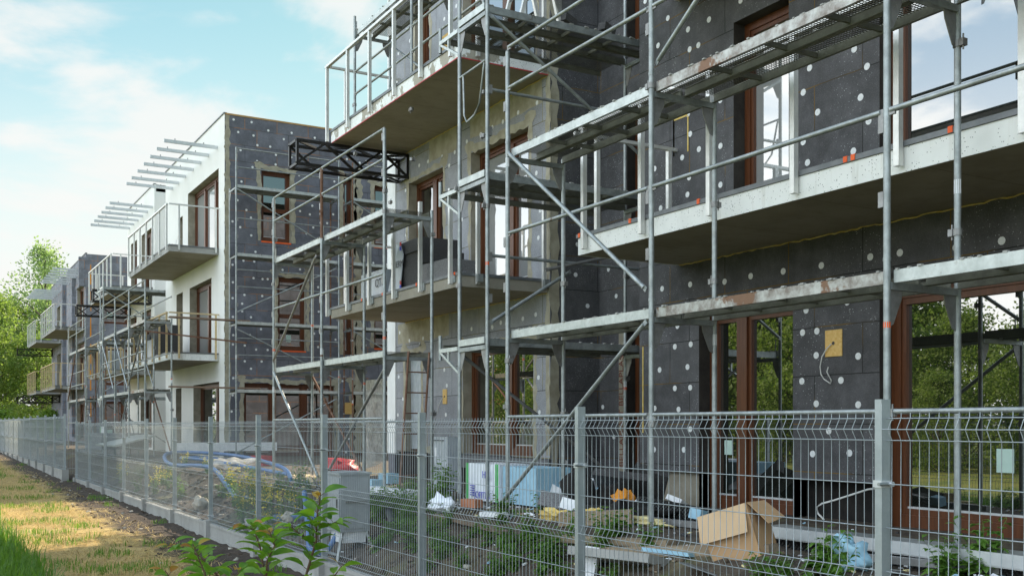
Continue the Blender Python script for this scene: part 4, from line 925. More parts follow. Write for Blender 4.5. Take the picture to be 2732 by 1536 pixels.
# hoses
def hose(pts, r_, mat, label, sub=8):
    q = [Vector(p) for p in pts]; o = []
    for i in range(len(q) - 1):
        p0, p1, p2, p3 = q[max(i - 1, 0)], q[i], q[i + 1], q[min(i + 2, len(q) - 1)]
        for k in range(sub):
            t = k / sub; o.append(.5 * ((2 * p1) + (p2 - p0) * t + (2 * p0 - 5 * p1 + 4 * p2 - p3) * t * t + (3 * p1 - p0 - 3 * p2 + p3) * t ** 3))
    mb = MB(); mb.path(o + [q[-1]], r_, mat, 10); return one('hose', mb, tuple(q[0]), label, 'hose', 'hoses and conduits on the site')
hose([P3(5.6, 17.3, .05), P3(6.4, 20.5, .16), P3(6.6, 24.6, .25), P3(5.9, 26.3, .30), P3(5.2, 25.6, .30), P3(4.9, 23.6, .25), P3(5.1, 21.0, .16), P3(4.9, 18.9, .1), P3(4.75, 17.6, .07), P3(4.8, 16.9, .06)], .042, 'blue_hose', 'thick corrugated blue hose looped on the ground before the white block')
hose([P3(6.7, 24.9, .10), P3(6.0, 25.5, .20), P3(5.4, 24.9, .22), P3(5.5, 23.2, .18), P3(6.0, 21.0, .12), P3(6.1, 19.0, .05)], .036, 'blue_hose', 'second blue hose lying inside the bigger blue loop')
hose([P3(4.55, 15.2, .05), P3(4.5, 14.2, .06), P3(4.65, 13.4, .08), P3(4.75, 12.6, .06), P3(4.8, 12.1, .05)], .05, 'blue_hose', 'blue hose running behind the grey electrical cabinet')
hose([P3(4.35, 12.9, .6), P3(4.2, 12.3, .25), P3(4.15, 12.1, .08), P3(4.2, 11.7, .1), P3(4.35, 11.6, .3)], .035, 'blue_hose', 'blue pipe bending under the grey electrical cabinet')
hose([P3(5.35, 12.9, .03), P3(5.2, 12.3, .05), P3(5.0, 11.6, .05), P3(4.85, 11.2, .02)], .05, 'black_hose', 'black corrugated pipe coming out of the bank by the cabinet')

# planks and boards: (name, start, end, w, h, mat, label)
def plank(p, q, w_, h_, mat, label, name='plank', lift=None):
    mb = MB(); a = Vector(P3(*p, h_ / 2 + .01)) if len(p) == 2 else Vector(p); b = Vector(P3(*q, h_ / 2 + .01)) if len(q) == 2 else Vector(q)
    mb.beam(a, b, w_, h_, mat); one(name, mb, tuple(a), label, 'plank', 'planks lying about the site')
plank((5.45, 8.5), (5.95, 8.0), .16, .13, 'plank_wood', 'short thick timber with light blue foam on top by the right scaffold foot')
plank((5.15, 8.1), (5.42, 6.75), .13, .06, 'plank_wood', 'weathered timber plank along the top edge of the bank')
plank((5.0, 7.25), (5.45, 5.6), .14, .08, 'plank_wood', 'longest grey plank running towards the cardboard box')
plank((5.1, 10.5), (5.2, 9.1), .10, .035, 'plank_dark', 'plank lying in front of the white and blue packs')
plank((6.1, 8.9), (6.3, 7.3), .05, .06, 'galv_dirty', 'mortar crusted steel strip behind the right scaffold foot', 'steel_strip')
plank((5.75, 5.5), (6.1, 4.1), .05, .05, 'galv_dirty', 'mortar crusted steel strip below the right scaffold board', 'steel_strip')
for i in range(7): plank((5.1 + .13 * i, 15.3 + .1 * (i % 3)), (6.0 + .16 * i, 18.6 + .2 * (i % 2)), .10, .05, 'pale_wood' if i % 3 else 'plank_wood', ('first', 'second', 'third', 'fourth', 'fifth', 'sixth', 'last')[i] + ' pale lath from the left in the pile behind the cabinet')
for i in range(5): plank((5.5 + .1 * i, 13.4 + .06 * i), (6.8 + .05 * i, 15.0 + .1 * i), .09, .05, 'pale_wood', ('lowest', 'lower', 'middle', 'upper', 'topmost')[i] + ' pale board in the pile right of the cabinet')
plank((6.3, 30.62, 4.80), (8.6, 30.55, 4.78), .22, .045, 'plank_x', 'brown board bridging the upper decks at the white block corner')
plank((6.3, 30.62, 2.80), (8.9, 30.50, 2.79), .22, .045, 'plank_x', 'brown board bridging the lower decks at the white block corner')
plank((5.6, 30.4, 4.35), (8.4, 30.1, 4.1), .045, .045, 'rusty', 'rusty tube crossing between scaffolds at the white block corner', 'steel_tube')
mb = MB()
mb.box(5.98, 6.30, 3.6, 6.35, .74 + .12, .752 + .12, 'galv'); mb.box(5.98, 5.986, 3.6, 6.35, .79, .859, 'zinc'); mb.box(6.294, 6.3, 3.6, 6.35, .79, .859, 'zinc'); mb.box(5.972, 5.98, 3.6, 6.35, .80, .885, 'zinc')
one('scaffold_deck', mb, (6.1, 5, .74), 'spare galvanised scaffold board lying on the ground below the biggest window', 'scaffold board')
mb = MB()
for zz in range(1): mb.box(6.05, 6.9, 3.4, 6.6, .70, .785, 'corrugated')
one('drainage_membrane', mb, (6.1, 5, .7), 'black dimpled drainage sheet under the spare scaffold board', 'membrane')
mb = MB(); mb.obox((6.6, 8.2, .72 + .10), .10, .85, .20, R(15), 'corrugated', roll=.1); one('drainage_membrane', mb, (6.6, 8.2, .72), 'short dark dimpled strip in front of the plinth between the scaffold feet', 'membrane')

# foam and board scraps: name, x, y, dz, size, rot, tilt, roll, mat, label
SC = [
 ('foam_board', 7.2, 9.75, .18, (.55, .75, .10), .5, .75, .1, 'styro_dark', 'big dark foam board leaning in the rubble left of the doors'),
 ('foam_board', 7.35, 9.55, .30, (.35, .4, .10), 1.2, .9, .5, 'styro_dark', 'small dark foam piece behind the big dark board'),
 ('foam_board', 7.0, 10.45, .15, (.4, .62, .08), .3, .55, -.1, 'styro_white', 'grey white foam slab leaning in the recess rubble'),
 ('foam_board', 6.6, 10.35, .10, (.07, .5, .14), .9, .2, .5, 'styro_white', 'white foam strip lying diagonally by the scaffold foot'),
 ('foam_board', 6.55, 9.4, .03, (.12, .8, .05), .25, 0, 0, 'styro_white', 'long white foam strip behind the dirt heap'),
 ('foam_scrap', 7.3, 9.0, .13, (.14, .2, .06), .4, .4, .3, 'styro_white', 'white foam scrap on the dimpled strip'),
 ('foam_scrap', 7.1, 8.75, .10, (.1, .22, .05), .1, .1, 0, 'styro_white', 'flat white foam scrap near the brown door'),
 ('foam_scrap', 6.5, 8.55, .08, (.17, .22, .09), .5, -.3, .1, 'styro_white', 'thick white foam chunk right of the scaffold foot'),
 ('foam_scrap', 6.3, 8.35, .05, (.12, .2, .05), .9, .3, .1, 'styro_blue', 'light blue foam scrap under the white chunk'),
 ('foam_scrap', 6.55, 7.75, .06, (.10, .14, .10), .2, .2, .1, 'styro_blue', 'blue foam end of the dimpled strip'),
 ('foam_scrap', 5.15, 6.45, .02, (.09, .5, .03), .15, .1, 0, 'styro_blue', 'flat pale blue foam strip in front of the concrete slab'),
 ('foam_scrap', 5.4, 6.1, .03, (.1, .14, .06), .4, .2, 0, 'styro_white', 'white foam end beside the pale blue strip'),
 ('concrete_slab', 4.95, 6.75, .02, (.5, .8, .07), .3, .25, 0, 'concrete_grey', 'broken concrete slab on the bank left of the cardboard box'),
 ('metal_sheet', 4.98, 5.85, .04, (.18, .3, .008), .5, .15, .25, 'flashing', 'bent grey metal sheet on the soil below the cardboard box'),
 ('foam_board', 4.75, 6.95, .0, (.06, .12, .26), .6, .3, .1, 'styro_white', 'white chip standing in the weeds below the concrete slab'),
 ('foam_board', 5.9, 14.4, .02, (.2, .38, .14), .1, 0, 0, 'styro_blue', 'pale blue foam block between the cabinet and the ladder'),
 ('foam_board', 6.6, 15.4, .05, (.2, .32, .16), .1, 0, 0, 'styro_blue', 'further blue foam block on the pale boards'),
 ('foam_board', 5.55, 12.9, .05, (.35, 1.2, .10), .1, .05, 0, 'styro_white', 'white foam slab lying at the foot of the ladder'),
 ('foam_scrap', 5.4, 9.75, .03, (.12, .3, .05), .4, 0, 0, 'styro_white', 'white foam sliver at the second scaffold foot'),
 ('foam_board', 5.9, 9.3, .06, (.2, .3, .16), .7, .3, .2, 'styro_grey', 'grey foam chunk by the scaffold foot next to the packs'),
 ('foam_scrap', 5.95, 9.05, .07, (.05, .26, .12), .5, .4, .2, 'styro_white', 'white foam strip tilted against the grey chunk'),
 ('foam_board', 6.9, 9.9, .09, (.2, .3, .14), .2, 0, .1, 'styro_blue', 'blue foam block near the dark recess'),
 ('brick', 5.42, 10.3, .05, (.12, .25, .09), .2, 0, 0, 'brick_red', 'single orange brick in front of the white pack'),
 ('foam_board', 8.0, 30.9, .2, (.4, 3.0, .25), R(90), 0, 0, 'styro_white', 'white foam strip along the white block plinth'),
 ('metal_sheet', 5.5, 33.0, .5, (1.2, 2.2, .05), .1, -.25, 0, 'galv_lip', 'pale boards stacked behind the fence step'),
 ('sheet_stack', 5.6, 35.2, .2, (1.4, 2.6, .5), .05, 0, 0, 'styro_grey', 'grey stack of boards behind the fence step'),
]
for nm, x, y, dz, (a, b, c_), rz, ti, ro, mt, lb in SC:
    mb = MB(); p = P3(x, y, dz + c_ / 2 * math.cos(ti)); mb.obox(p, a, b, c_, rz, mt, ti, ro)
    one(nm, mb, p, lb, nm.replace('_', ' '), 'scraps lying about the site')
BL = [('foam_lump', 6.7, 9.15, .12, .08, .13, .12, 'foam_orange', 'orange foam lump on the dirt heap'), ('foam_lump', 6.05, 7.95, .04, .07, .32, .04, 'foam_pale', 'long yellow foam strip by the right scaffold foot'),
 ('foam_lump', 6.5, 8.75, .08, .06, .13, .04, 'foam_pale', 'short yellow foam roll behind the scaffold foot'), ('foam_lump', 5.7, 9.0, .04, .10, .26, .05, 'foam', 'yellow foam heap between the two scaffold feet'),
 ('foam_lump', 5.9, 8.6, .05, .09, .2, .05, 'foam', 'yellow foam crumb left of the thick timber'), ('dirt_heap', 6.6, 9.6, .05, .3, .35, .26, 'bitumen', 'small dark heap of earth among the foam scraps'),
 ('dirt_heap', 6.2, 8.5, .02, .4, .5, .14, 'bitumen', 'low dark mound of earth behind the thick timber'), ('stone', 4.3, 18.3, .1, .12, .14, .11, 'stone', 'pale rounded rock beside the fence below the yellow flowers'),
 ('stone', 4.5, 14.0, .05, .1, .16, .09, 'stone', 'pale rock near the blue hose behind the fence'), ('stone', 4.75, 13.2, .05, .09, .12, .08, 'stone', 'grey stone between the hose and the cabinet'),
 ('plastic_bag', 5.42, 4.85, .06, .09, .11, .11, 'styro_blue', 'crumpled bluish white plastic bag in the weeds by the nearest post'), ('plastic_bag', 4.35, 14.9, .06, .16, .3, .08, 'film', 'clear plastic sheet crumpled behind the fence'),
 ('plastic_bag', 5.2, 10.6, .08, .1, .2, .09, 'foil_white', 'crumpled clear bag in the weeds left of the brick'), ('plastic_bag', 6.6, 9.9, .12, .14, .2, .16, 'foil_white', 'white plastic film stuffed between the foam boards'),
 ('plastic_bag', 6.0, 22.5, .1, .4, .8, .12, 'film', 'plastic film heap beside the blue hose loop')]
for i, (nm, x, y, dz, a, b, c_, mt, lb) in enumerate(BL):
    mb = MB(); p = P3(x, y, dz); mb.blob(p, a, b, c_, mt, .8 if nm != 'stone' else .45, i + 2, 11, 18); one(nm, mb, p, lb, nm.replace('_', ' '), 'scraps lying about the site')
# tiny litter chips that nobody would count
rnd = random.Random(5); mb = MB()
for i in range(900):
    x = rnd.gauss(5.9, .75); y = rnd.uniform(4, 16)
    if x < 4.1 or x > 8: continue
    s_ = rnd.uniform(.008, .035); mb.obox(P3(x, y, .008), s_, s_ * rnd.uniform(.5, 2), s_ * .5, rnd.uniform(0, 3), rnd.choice(['styro_white', 'styro_white', 'styro_dark', 'foam_pale', 'styro_blue', 'concrete_grey', 'plank_wood']), rnd.uniform(-.4, .4), rnd.uniform(-.4, .4))
tag(mb.build('foam_litter'), 'scattered foam crumbs and chips on the soil', 'litter', None, 'stuff')
mb = MB()
for i in range(260): p = P3(rnd.uniform(2.6, 3.75), rnd.uniform(9, 34), .0); mb.blob(p, rnd.uniform(.012, .045), rnd.uniform(.012, .05), rnd.uniform(.01, .03), 'clod' if rnd.random() < .8 else 'stone', .5, i, 4, 6)
for i in range(700):
    p = P3(rnd.uniform(3.98, 5.2), rnd.uniform(4, 24), .0); mb.blob(p, rnd.uniform(.015, .055), rnd.uniform(.015, .055), rnd.uniform(.01, .035), 'clod' if rnd.random() < .93 else 'stone', .6, i, 4, 6)
tag(mb.build('clods'), 'loose clods and pebbles along the fence', 'soil', None, 'stuff')
# red tarp, plastic sheet, ladder, banner
mb = MB(); mb.blob(P3(8.0, 21.3, .08), .32, .55, .17, 'red_sheet', .5, 3, 8, 16); one('tarpaulin', mb, P3(8.0, 21.3), 'crumpled red tarpaulin on the ground behind the hanging film', 'tarpaulin')
mb = MB(); mb.obox(P3(7.2, 24.5, .12), .3, .5, .25, .3, 'red_sheet'); one('crate', mb, P3(7.2, 24.5), 'small red crate on the sand in front of the grey wall', 'crate')
mb = MB(); n = 14; k = mb.mi('film'); g0 = len(mb.v)
for i in range(n + 1):
    for j in range(n + 1):
        s_ = i / n; t = j / n; top = Vector((6.55, 16.25 - .75 * s_, 2.45)); bot = Vector((6.75, 17.1 - 1.5 * s_, .92 + .75 * s_ ** 3))
        p = top.lerp(bot, t); p.x += .10 * math.sin(s_ * 9 + t * 2) * t; mb.v.append(tuple(p))
for i in range(n):
    for j in range(n): a = g0 + i * (n + 1) + j; mb.f.append((a, a + 1, a + n + 2, a + n + 1)); mb.m.append(k); mb.s.append(True)
one('plastic_sheet', mb, (6.7, 15.5, .8), 'translucent plastic sheet hanging from the middle scaffold deck to the ground', 'plastic sheet')
r = thing('ladder', (5.9, 13.0, .72), 'rusty steel ladder leaning on the end of the middle scaffold', 'ladder')
la, lb_ = Vector((5.75, 13.05, .72)), Vector((5.92, 13.12, 2.72)); sd_ = Vector((.34, 0.05, 0))
for d in (Vector(), sd_): mb = MB(); mb.tube(la + d, lb_ + d, .017, 'rusty', 8); mb.build('rail', r)
for i in range(1, 7): t = i / 7; mb = MB(); mb.tube(la.lerp(lb_, t), la.lerp(lb_, t) + sd_, .011, 'rusty', 6); mb.build('rung', r)
for k_, (yy, lb) in enumerate(((36.9, 'rusty ladder inside the scaffold of the white block'), (45.0, 'rusty ladder inside the far small scaffold'))):
    r = thing('ladder', (6.05, yy, .72), lb, 'ladder')
    for d in (0, .34): mb = MB(); mb.tube((6.0 + d, yy, .72), (6.0 + d, yy + .5, 2.9), .017, 'rusty', 6); mb.build('rail', r)
    for i in range(1, 8): t = i / 8; mb = MB(); mb.tube((6.0, yy + .5 * t, .72 + 2.18 * t), (6.34, yy + .5 * t, .72 + 2.18 * t), .012, 'rusty', 5); mb.build('rung', r)
r = thing('banner', (5.4, 36.5, .7), 'white advertising banner with violet lettering standing behind the far fence', 'banner')
mb = MB(); mb.box(5.38, 5.40, 35.9, 36.9, .95, 1.65, 'styro_white'); mb.box(5.37, 5.401, 36.9, 36.95, .9, 1.65, 'ink_green'); mb.box(5.395, 5.43, 35.9, 35.94, .5, 1.65, 'plank_wood'); mb.build('sheet', r)
# window film of the narrow door
mb = MB()
for i in range(10):
    a = 17.36 + i * .068; mb.face([(8.2 + .02 * (i % 2), a, 1.25), (8.2 + .02 * ((i + 1) % 2), a + .068, 1.25), (8.18 + .015 * ((i + 1) % 2), a + .068, 2.95), (8.18 + .015 * (i % 2), a, 2.95)], 'foil_grey')
one('window_film', mb, (8.2, 17.7, 1.2), 'creased grey protective film over the narrow door behind the ladder', 'film')

# ------------------------------------------------------------------ plants
def leaf_face(mb, c, d, up, l, w_, m, fold=.25):
    c = Vector(c); d = d.normalized(); s_ = d.cross(up)
    if s_.length < .01: s_ = d.cross(Vector((1, 0, .3)))
    s_.normalize(); n_ = s_.cross(d)
    t = c + d * l - n_ * l * fold; mid = c + d * l * .45
    mb.face([c, mid + s_ * w_ / 2 + n_ * w_ * .12, t, mid], m, False); mb.face([c, mid, t, mid - s_ * w_ / 2 + n_ * w_ * .12], m, False)
def rv(rnd): return Vector((rnd.gauss(0, 1), rnd.gauss(0, 1), rnd.gauss(0, 1)))
def tree_meshes(seed, h, r_, n, size, lmat, low=.12, clumps=70, spread=.75, slim=1.0):
    rnd = random.Random(seed); cr = MB(); tk = MB(); limbs = []
    tk.path([(0, 0, -.3), (.1, .05, h * .2), (.0, .15, h * .45), (.12, .0, h * .72), (0, 0, h * .95)], h * .016, 'bark', 8, h * .003)
    for i in range(clumps):
        t = rnd.random() ** .8; z = h * (low + (1 - low) * t); rad = r_ * (math.sin(math.pi * min(1, (.10 + .90 * t) ** .8)) * .9 + .12) * slim
        a = rnd.uniform(0, 6.28); q = rad * math.sqrt(rnd.uniform(.12, 1)); c = Vector((q * math.cos(a), q * math.sin(a), z))
        if i % 2 == 0: b = Vector((0, 0, max(.1, z - q * .8))); tk.path([b, b.lerp(c, .5) + Vector((0, 0, .1 * q)), c], h * .005, 'bark', 5, h * .0012)
        cs = rnd.uniform(.45, 1.2) * r_ * .17
        for k in range(n // clumps):
            p = c + Vector((rnd.gauss(0, cs), rnd.gauss(0, cs), rnd.gauss(0, cs * spread)))
            if (p - c).length > cs * 2.3: continue
            d = rv(rnd); d.z -= .4; d.normalize()
            s_ = size * rnd.uniform(.6, 1.4); u = rv(rnd).normalized(); e = d.cross(u).normalized()
            cr.face([p, p + d * s_ * .5 + e * s_ * .28, p + d * s_, p + d * s_ * .5 - e * s_ * .28], lmat)
    return cr.mesh('crown'), tk.mesh('trunk')
def tree(ms, loc, label, group, sc_=1, rz=0, name='tree'):
    t = thing(name, loc, label, 'tree', group); t.scale = (sc_,) * 3; t.rotation_euler.z = rz
    for me, nm in zip(ms, ('crown', 'trunk')): o = bpy.data.objects.new(nm, me); col.objects.link(o); o.parent = t
    return t
TA = tree_meshes(1, 15.2, 4.3, 15000, .22, 'tree_leaf_pale', .16, 62, 1.0, .92)
TB = tree_meshes(2, 10.5, 4.2, 22000, .21, 'tree_leaf', .02, 90, .6)
TC = tree_meshes(3, 8.0, 3.6, 24000, .17, 'tree_leaf', .02, 110, .7)
gz = lambda x, y: H(x, y, False)
tree(TA, (8.9, 90, .3), 'tall airy pale green tree rising behind the far block', 'trees at the end of the path', 1, 0, 'poplar_tree')
tree(TA, (4.2, 99, .3), 'tallest looking tree at the left picture edge far behind', 'trees at the end of the path', .82, 2, 'poplar_tree')
for i, (x, y, s_, lb) in enumerate(((4.6, 84, 1.0, 'dense round tree left of the far balconies'), (7.6, 82, .72, 'bushy low tree right behind the far lattice brackets'), (1.6, 90, 1.15, 'broad tree at the left edge of the picture'), (10.5, 95, 1.2, 'dense tree half hidden behind the far block'), (-3, 96, 1.1, 'outermost tree beyond the left edge'), (6.2, 92, 1.05, 'mid height tree filling the gap between the taller trees'))):
    tree(TB, (x, y, .3), lb, 'trees at the end of the path', s_, i * 1.3)
HB = tree_meshes(9, 2.2, 2.6, 3600, .16, 'hedge_leaf', .0, 60, .35)
for i, x in enumerate((-2.5, 1.0, 4.4, 7.6)): tree(HB, (x, 73.5 + .6 * (i % 2), .4), ('leftmost', 'second', 'third', 'rightmost')[i] + ' low bright shrub in the hedge ending the path', 'hedge shrubs at the end of the path', 1, i, 'hedge_shrub')
# the meadow edge opposite, seen in the panes
HR = [(-17, 14, .72), (-16, 20.5, .74), (-17.5, 25, .72), (-15.5, 29, 1.02), (-17, 33.5, 1.2), (-15.5, 38, 1.2), (-18, 43, 1.2), (-16, 49, 1.0), (-15, 55, .85), (-19, 60.5, 1.0), (-17, 8, .7), (-22, 17, .8), (-21, 23, .84), (-22, 31, 1.05), (-21, 36, 1.2), (-22, 41, 1.2), (-21, 47, 1.1), (-14, 17, .4), (-14, 23.5, .42), (-14, 31, .5), (-13.5, 35, .5), (-14, 41, .5)]
for i, (x, y, s_) in enumerate(HR):
    tree(TC, (x, y, 0), ('tall' if s_ > .6 else 'low') + ' hedgerow tree at place ' + 'one two three four five six seven eight nine ten eleven twelve thirteen fourteen fifteen sixteen seventeen eighteen nineteen twenty twentyone twentytwo'.split()[i] + ' across the meadow, mirrored in the panes', 'hedgerow trees across the meadow', s_, i * 1.7, 'hedgerow_tree')
r = thing('house', (-27, 72, 0), 'small house with orange tiled roof across the meadow, mirrored in a ground floor pane', 'house')
mb = MB(); mb.box(-31, -23, 67, 77, 0, 3.3, 'house_wall'); mb.build('wall', r)
mb = MB(); mb.extr([(-31.5, 66.6, 3.3), (-22.5, 66.6, 3.3), (-27, 66.6, 7.0)], (0, 10.8, 0), 'roof_tile'); mb.build('roof', r)
mb = MB(); mb.box(-23 + .001, -22.95, 70, 71.4, 1.1, 2.4, 'frame_wood'); mb.build('window', r)

# weeds on the bank
def weed_mesh(seed, h, n, l, flower=False, sp=.5):
    rnd = random.Random(seed); mb = MB()
    for i in range(n):
        a = rnd.uniform(0, 6.28); lean = rnd.uniform(.05, sp); hh = h * rnd.uniform(.55, 1.05)
        pts = [Vector((0, 0, -.03)), Vector((math.cos(a) * lean * hh * .4, math.sin(a) * lean * hh * .4, hh * .5)), Vector((math.cos(a) * lean * hh, math.sin(a) * lean * hh, hh))]
        mb.path(pts, .004, 'weed_leaf', 4, .002)
        for k in range(11):
            t = (k + 1) / 11; p = pts[0].lerp(pts[1], t * 2) if t < .5 else pts[1].lerp(pts[2], t * 2 - 1)
            b = rnd.uniform(0, 6.28); d = Vector((math.cos(b), math.sin(b), rnd.uniform(-.2, .55))); ll = l * rnd.uniform(.6, 1.3) * (1.15 - .6 * t)
            leaf_face(mb, p, d, Vector((0, 0, 1)), ll, ll * .6, 'weed_leaf', .3)
            q = p + d.normalized() * ll * .45
            for sgn in (-1, 1): leaf_face(mb, q, d + sgn * d.cross(Vector((0, 0, 1))) * .9, Vector((0, 0, 1)), ll * .5, ll * .3, 'weed_leaf', .3)
        if flower:
            for k in range(12): p = pts[2] + Vector((rnd.gauss(0, .03), rnd.gauss(0, .03), rnd.uniform(-.08, .06))); leaf_face(mb, p, rv(rnd), Vector((0, 0, 1)), .036, .036, 'yellow_flower', 0)
    return mb.mesh('weed')
WM = [weed_mesh(i, h, n, l, f, sp) for i, (h, n, l, f, sp) in enumerate(((.30, 9, .11, 0, .9), (.42, 8, .13, 0, .6), (.2, 12, .09, 0, 1.3), (.55, 10, .10, 1, .5), (.34, 9, .15, 0, .8)))]
def weed(k, x, y, s_, label, group, name='weed_plant', cat='weed'):
    o = bpy.data.objects.new(name, WM[k]); col.objects.link(o); o.location = P3(x, y, -.01); o.scale = (s_,) * 3; o.rotation_euler.z = x * 37 + y * 11; tag(o, label, cat, group)
rnd = random.Random(77)
named = [(1, 5.2, 7.4, .9, 'tall leafy weed at the end of the weathered timber plank'), (4, 6.05, 4.32, 1.05, 'big jagged leaved weed at the foot of the rightmost inner post'), (4, 5.85, 4.45, .8, 'smaller jagged weed beside the rightmost inner post'),
 (0, 5.02, 5.3, .6, 'weed in front of the cardboard box corner'), (4, 5.3, 5.0, .9, 'broad leaved weed between the box and the nearest fence post'), (1, 5.15, 4.75, .8, 'weed beside the white plastic bag'), (1, 6.2, 12.6, 1.2, 'bushy weed growing between the grey and white packs'), (1, 6.0, 12.2, 1.0, 'lower weed left of the white pack'),
 (0, 5.6, 9.9, .9, 'weed at the second scaffold foot'), (0, 6.0, 9.7, .8, 'weed by the grey foam chunk'), (0, 5.3, 6.9, .7, 'slender weed beside the concrete slab')]
for k, x, y, s_, lb in named: weed(k, x, y, s_, lb, 'weeds on the dirt bank')
for i in range(112):
    y = rnd.choice([rnd.uniform(4.6, 8.4), rnd.uniform(8.4, 13.5), rnd.uniform(9.5, 12.5)]); x = rnd.gauss(4.9, .28)
    if 11 < y < 12.2 and x < 4.75 or x < 4.1 or (4.85 < x and 5.2 < y < 6.6): continue
    weed(rnd.choice([0, 0, 1, 2, 4]), x, y, rnd.uniform(.38, .88), 'leafy green weed growing on the dirt bank behind the fence', 'weeds on the dirt bank')
for i in range(48):
    y = rnd.choice([rnd.uniform(13.2, 18.5), rnd.uniform(13.5, 17), rnd.uniform(18, 27)]); x = rnd.gauss(4.75, .3)
    if x < 4.1: continue
    weed(rnd.choice([3, 3, 0, 1]), x, y, rnd.uniform(.6, 1.0), 'yellow flowering weed on the bank near the blue hose', 'flowering weeds on the bank', 'flowering_weed')

# young sapling in front of the fence, near the camera
SO = Vector((1.34, 4.54, 0)); RT = Vector((.866, -.5, 0)); FW = Vector((.5, .866, 0))
def L(a, b, c_=0.0): return SO + RT * a + Vector((0, 0, b)) + FW * c_
sp_ = thing('sapling', tuple(SO), 'leafy green sapling with reddish young tips growing in front of the fence', 'sapling')
rnd = random.Random(21)
def big_leaf(mb, p, d, l, m):
    d = d.normalized(); up = Vector((0, 0, 1)); s_ = d.cross(up).normalized(); n_ = s_.cross(d); prev = None; N_ = 6; roll = rnd.uniform(-.7, .7)
    s2 = s_ * math.cos(roll) + n_ * math.sin(roll); n2 = n_ * math.cos(roll) - s_ * math.sin(roll); k = mb.mi(m)
    for i in range(N_ + 1):
        t = i / N_; w_ = l * .20 * (math.sin(math.pi * t ** .8) ** .8) * (1 if i < N_ else 0); c = p + d * l * t - Vector((0, 0, 1)) * l * .38 * t * t + n2 * 0
        row = (c + s2 * w_ + n2 * w_ * .35, c, c - s2 * w_ + n2 * w_ * .35)
        if prev:
            i0 = len(mb.v); mb.v += [tuple(q) for q in prev + row]
            for f in ((0, 1, 4, 3), (1, 2, 5, 4)): mb.f.append(tuple(i0 + j for j in f)); mb.m.append(k); mb.s.append(True)
        prev = row
def branch(pts, r0, leaves, l, young=2):
    q = [L(*p) for p in pts]; mb = MB(); mb.path(q, r0, 'stem', 6, r0 * .35); mb.build('stem', sp_)
    seg = []
    for a, b in zip(q, q[1:]): seg += [(a.lerp(b, i / 10), (b - a).normalized()) for i in range(10)]
    for i in range(leaves):
        t = .18 + .82 * (i + rnd.random() * .5) / leaves; p, d = seg[min(len(seg) - 1, int(t * len(seg)))]
        az = i * 2.4 + rnd.uniform(-.4, .4); h_ = Vector((math.cos(az), math.sin(az), 0)); dd = h_ * .9 + d * .55 + Vector((0, 0, .12))
        m_ = 'sapling_young' if i >= leaves - young and rnd.random() < .75 else 'sapling_leaf'
        mb = MB(); mb.tube(p, p + dd.normalized() * .02, .0016, 'stem', 4); big_leaf(mb, p + dd.normalized() * .02, dd, l * rnd.uniform(.75, 1.2) * (1 if m_ == 'sapling_leaf' else .7), m_); mb.build('leaf', sp_)
def px(u, v, c_=0.0):
    k = 4.6 / 2755.7; return ((u - 1366) * k + 1.11, 1.7 - (v - 1133) * k, c_)
branch([px(790, 1700), px(815, 1530, .02), px(840, 1440, .04), px(842, 1385, .02), px(855, 1315, 0)], .007, 35, 0.111, 4)
branch([px(842, 1400, .02), px(880, 1400, 0), px(905, 1385, -.02)], .004, 9, 0.096, 1)
branch([px(835, 1450, .04), px(795, 1420, 0), px(770, 1395, -.02)], .004, 10, 0.096, 1)
branch([px(700, 1720), px(690, 1540, .1), px(680, 1470, .1), px(660, 1420, .12), px(640, 1408, .1)], .006, 29, 0.111, 4)
branch([px(700, 1720), px(610, 1540, -.1), px(560, 1480, -.12), px(520, 1455, -.1), px(470, 1445, -.1)], .006, 27, 0.100, 5)
branch([px(720, 1720), px(730, 1560, -.15), px(740, 1480, -.2), px(760, 1440, -.2), px(745, 1400, -.2)], .006, 28, 0.111, 4)
branch([px(690, 1740), px(640, 1600, -.25), px(610, 1530, -.3), px(590, 1480, -.3), px(570, 1430, -.3)], .006, 27, 0.107, 2)
branch([px(680, 1700, -.1), px(660, 1580, -.3), px(680, 1520, -.4), px(710, 1480, -.42)], .005, 21, 0.104, 1)
branch([px(620, 1700, -.1), px(560, 1590, -.2), px(520, 1540, -.25), px(490, 1500, -.25)], .005, 18, 0.096, 2)
branch([px(790, 1700), px(860, 1560, -.05), px(900, 1530, -.1), px(925, 1495, -.1)], .005, 10, 0.104, 1)

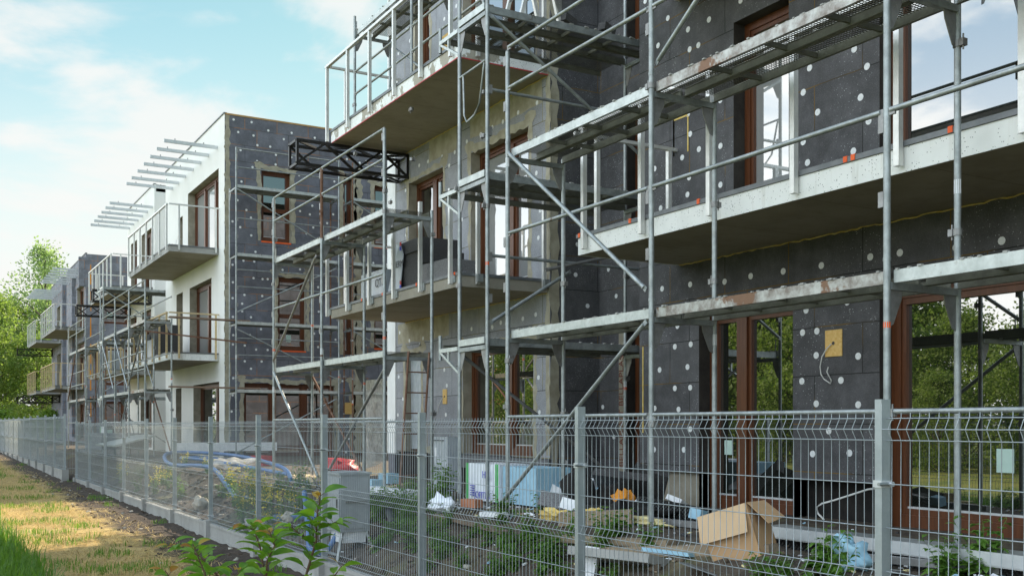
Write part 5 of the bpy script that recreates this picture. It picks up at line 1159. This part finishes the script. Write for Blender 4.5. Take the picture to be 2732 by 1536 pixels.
# grass, straw
def blades(name, label, n, xr, yr, l, w_, mat, flat, seed, dens=None):
    rnd = random.Random(seed); mb = MB(); k = mb.mi(mat)
    for i in range(n):
        y = yr[0] + (yr[1] - yr[0]) * rnd.random() ** 1.7; x = rnd.uniform(*xr)
        if dens and not dens(x, y, rnd): continue
        p = Vector(P3(x, y, 0)); a = rnd.uniform(0, 6.28); ll = l * rnd.uniform(.5, 1.3); d = Vector((math.cos(a), math.sin(a), 0)); s_ = Vector((-d.y, d.x, 0)) * w_ * rnd.uniform(.6, 1.3)
        if flat: m1 = p + d * ll * .5 + Vector((0, 0, rnd.uniform(.01, .05))); t = p + d * ll + Vector((0, 0, rnd.uniform(-.0, .04)))
        else: bl = rnd.uniform(.15, .8); m1 = p + d * ll * .25 * bl + Vector((0, 0, ll * .6)); t = p + d * ll * .8 * bl + Vector((0, 0, ll * (1.05 - .45 * bl)))
        i0 = len(mb.v); mb.v += [tuple(p - s_), tuple(p + s_), tuple(m1 + s_ * .8), tuple(m1 - s_ * .8), tuple(t)]
        mb.f += [(i0, i0 + 1, i0 + 2, i0 + 3), (i0 + 3, i0 + 2, i0 + 4)]; mb.m += [k, k]; mb.s += [True, True]
    tag(mb.build(name), label, 'grass', None, 'stuff')
edge = lambda y: 1.22 + .22 * MN.noise((0, y * .35, 9)) + .12 * MN.noise((0, y * 1.4, 4))
blades('tall_grass', 'lush tall green grass at the left edge of the path', 60000, (-1.6, 1.6), (8.5, 36), .34, .006, 'grass_blade', False, 1, lambda x, y, r: x < edge(y) - .12 + r.gauss(0, .09))
blades('straw', 'mown dry straw lying on the path', 46000, (.7, 3.3), (8.5, 50), .17, .0035, 'straw_blade', True, 2, lambda x, y, r: MN.noise((x * 1.1, y * .7, 0)) > -.35 and (x < 2.75 or r.random() < .25))
blades('grass_tufts', 'short green tufts in the dry straw', 30000, (1.0, 3.7), (8.5, 45), .10, .0045, 'grass_blade', False, 3, lambda x, y, r: MN.noise((x * 1.6, y * .9, 5)) > .24 - (.12 if x < 2.6 else -.16))
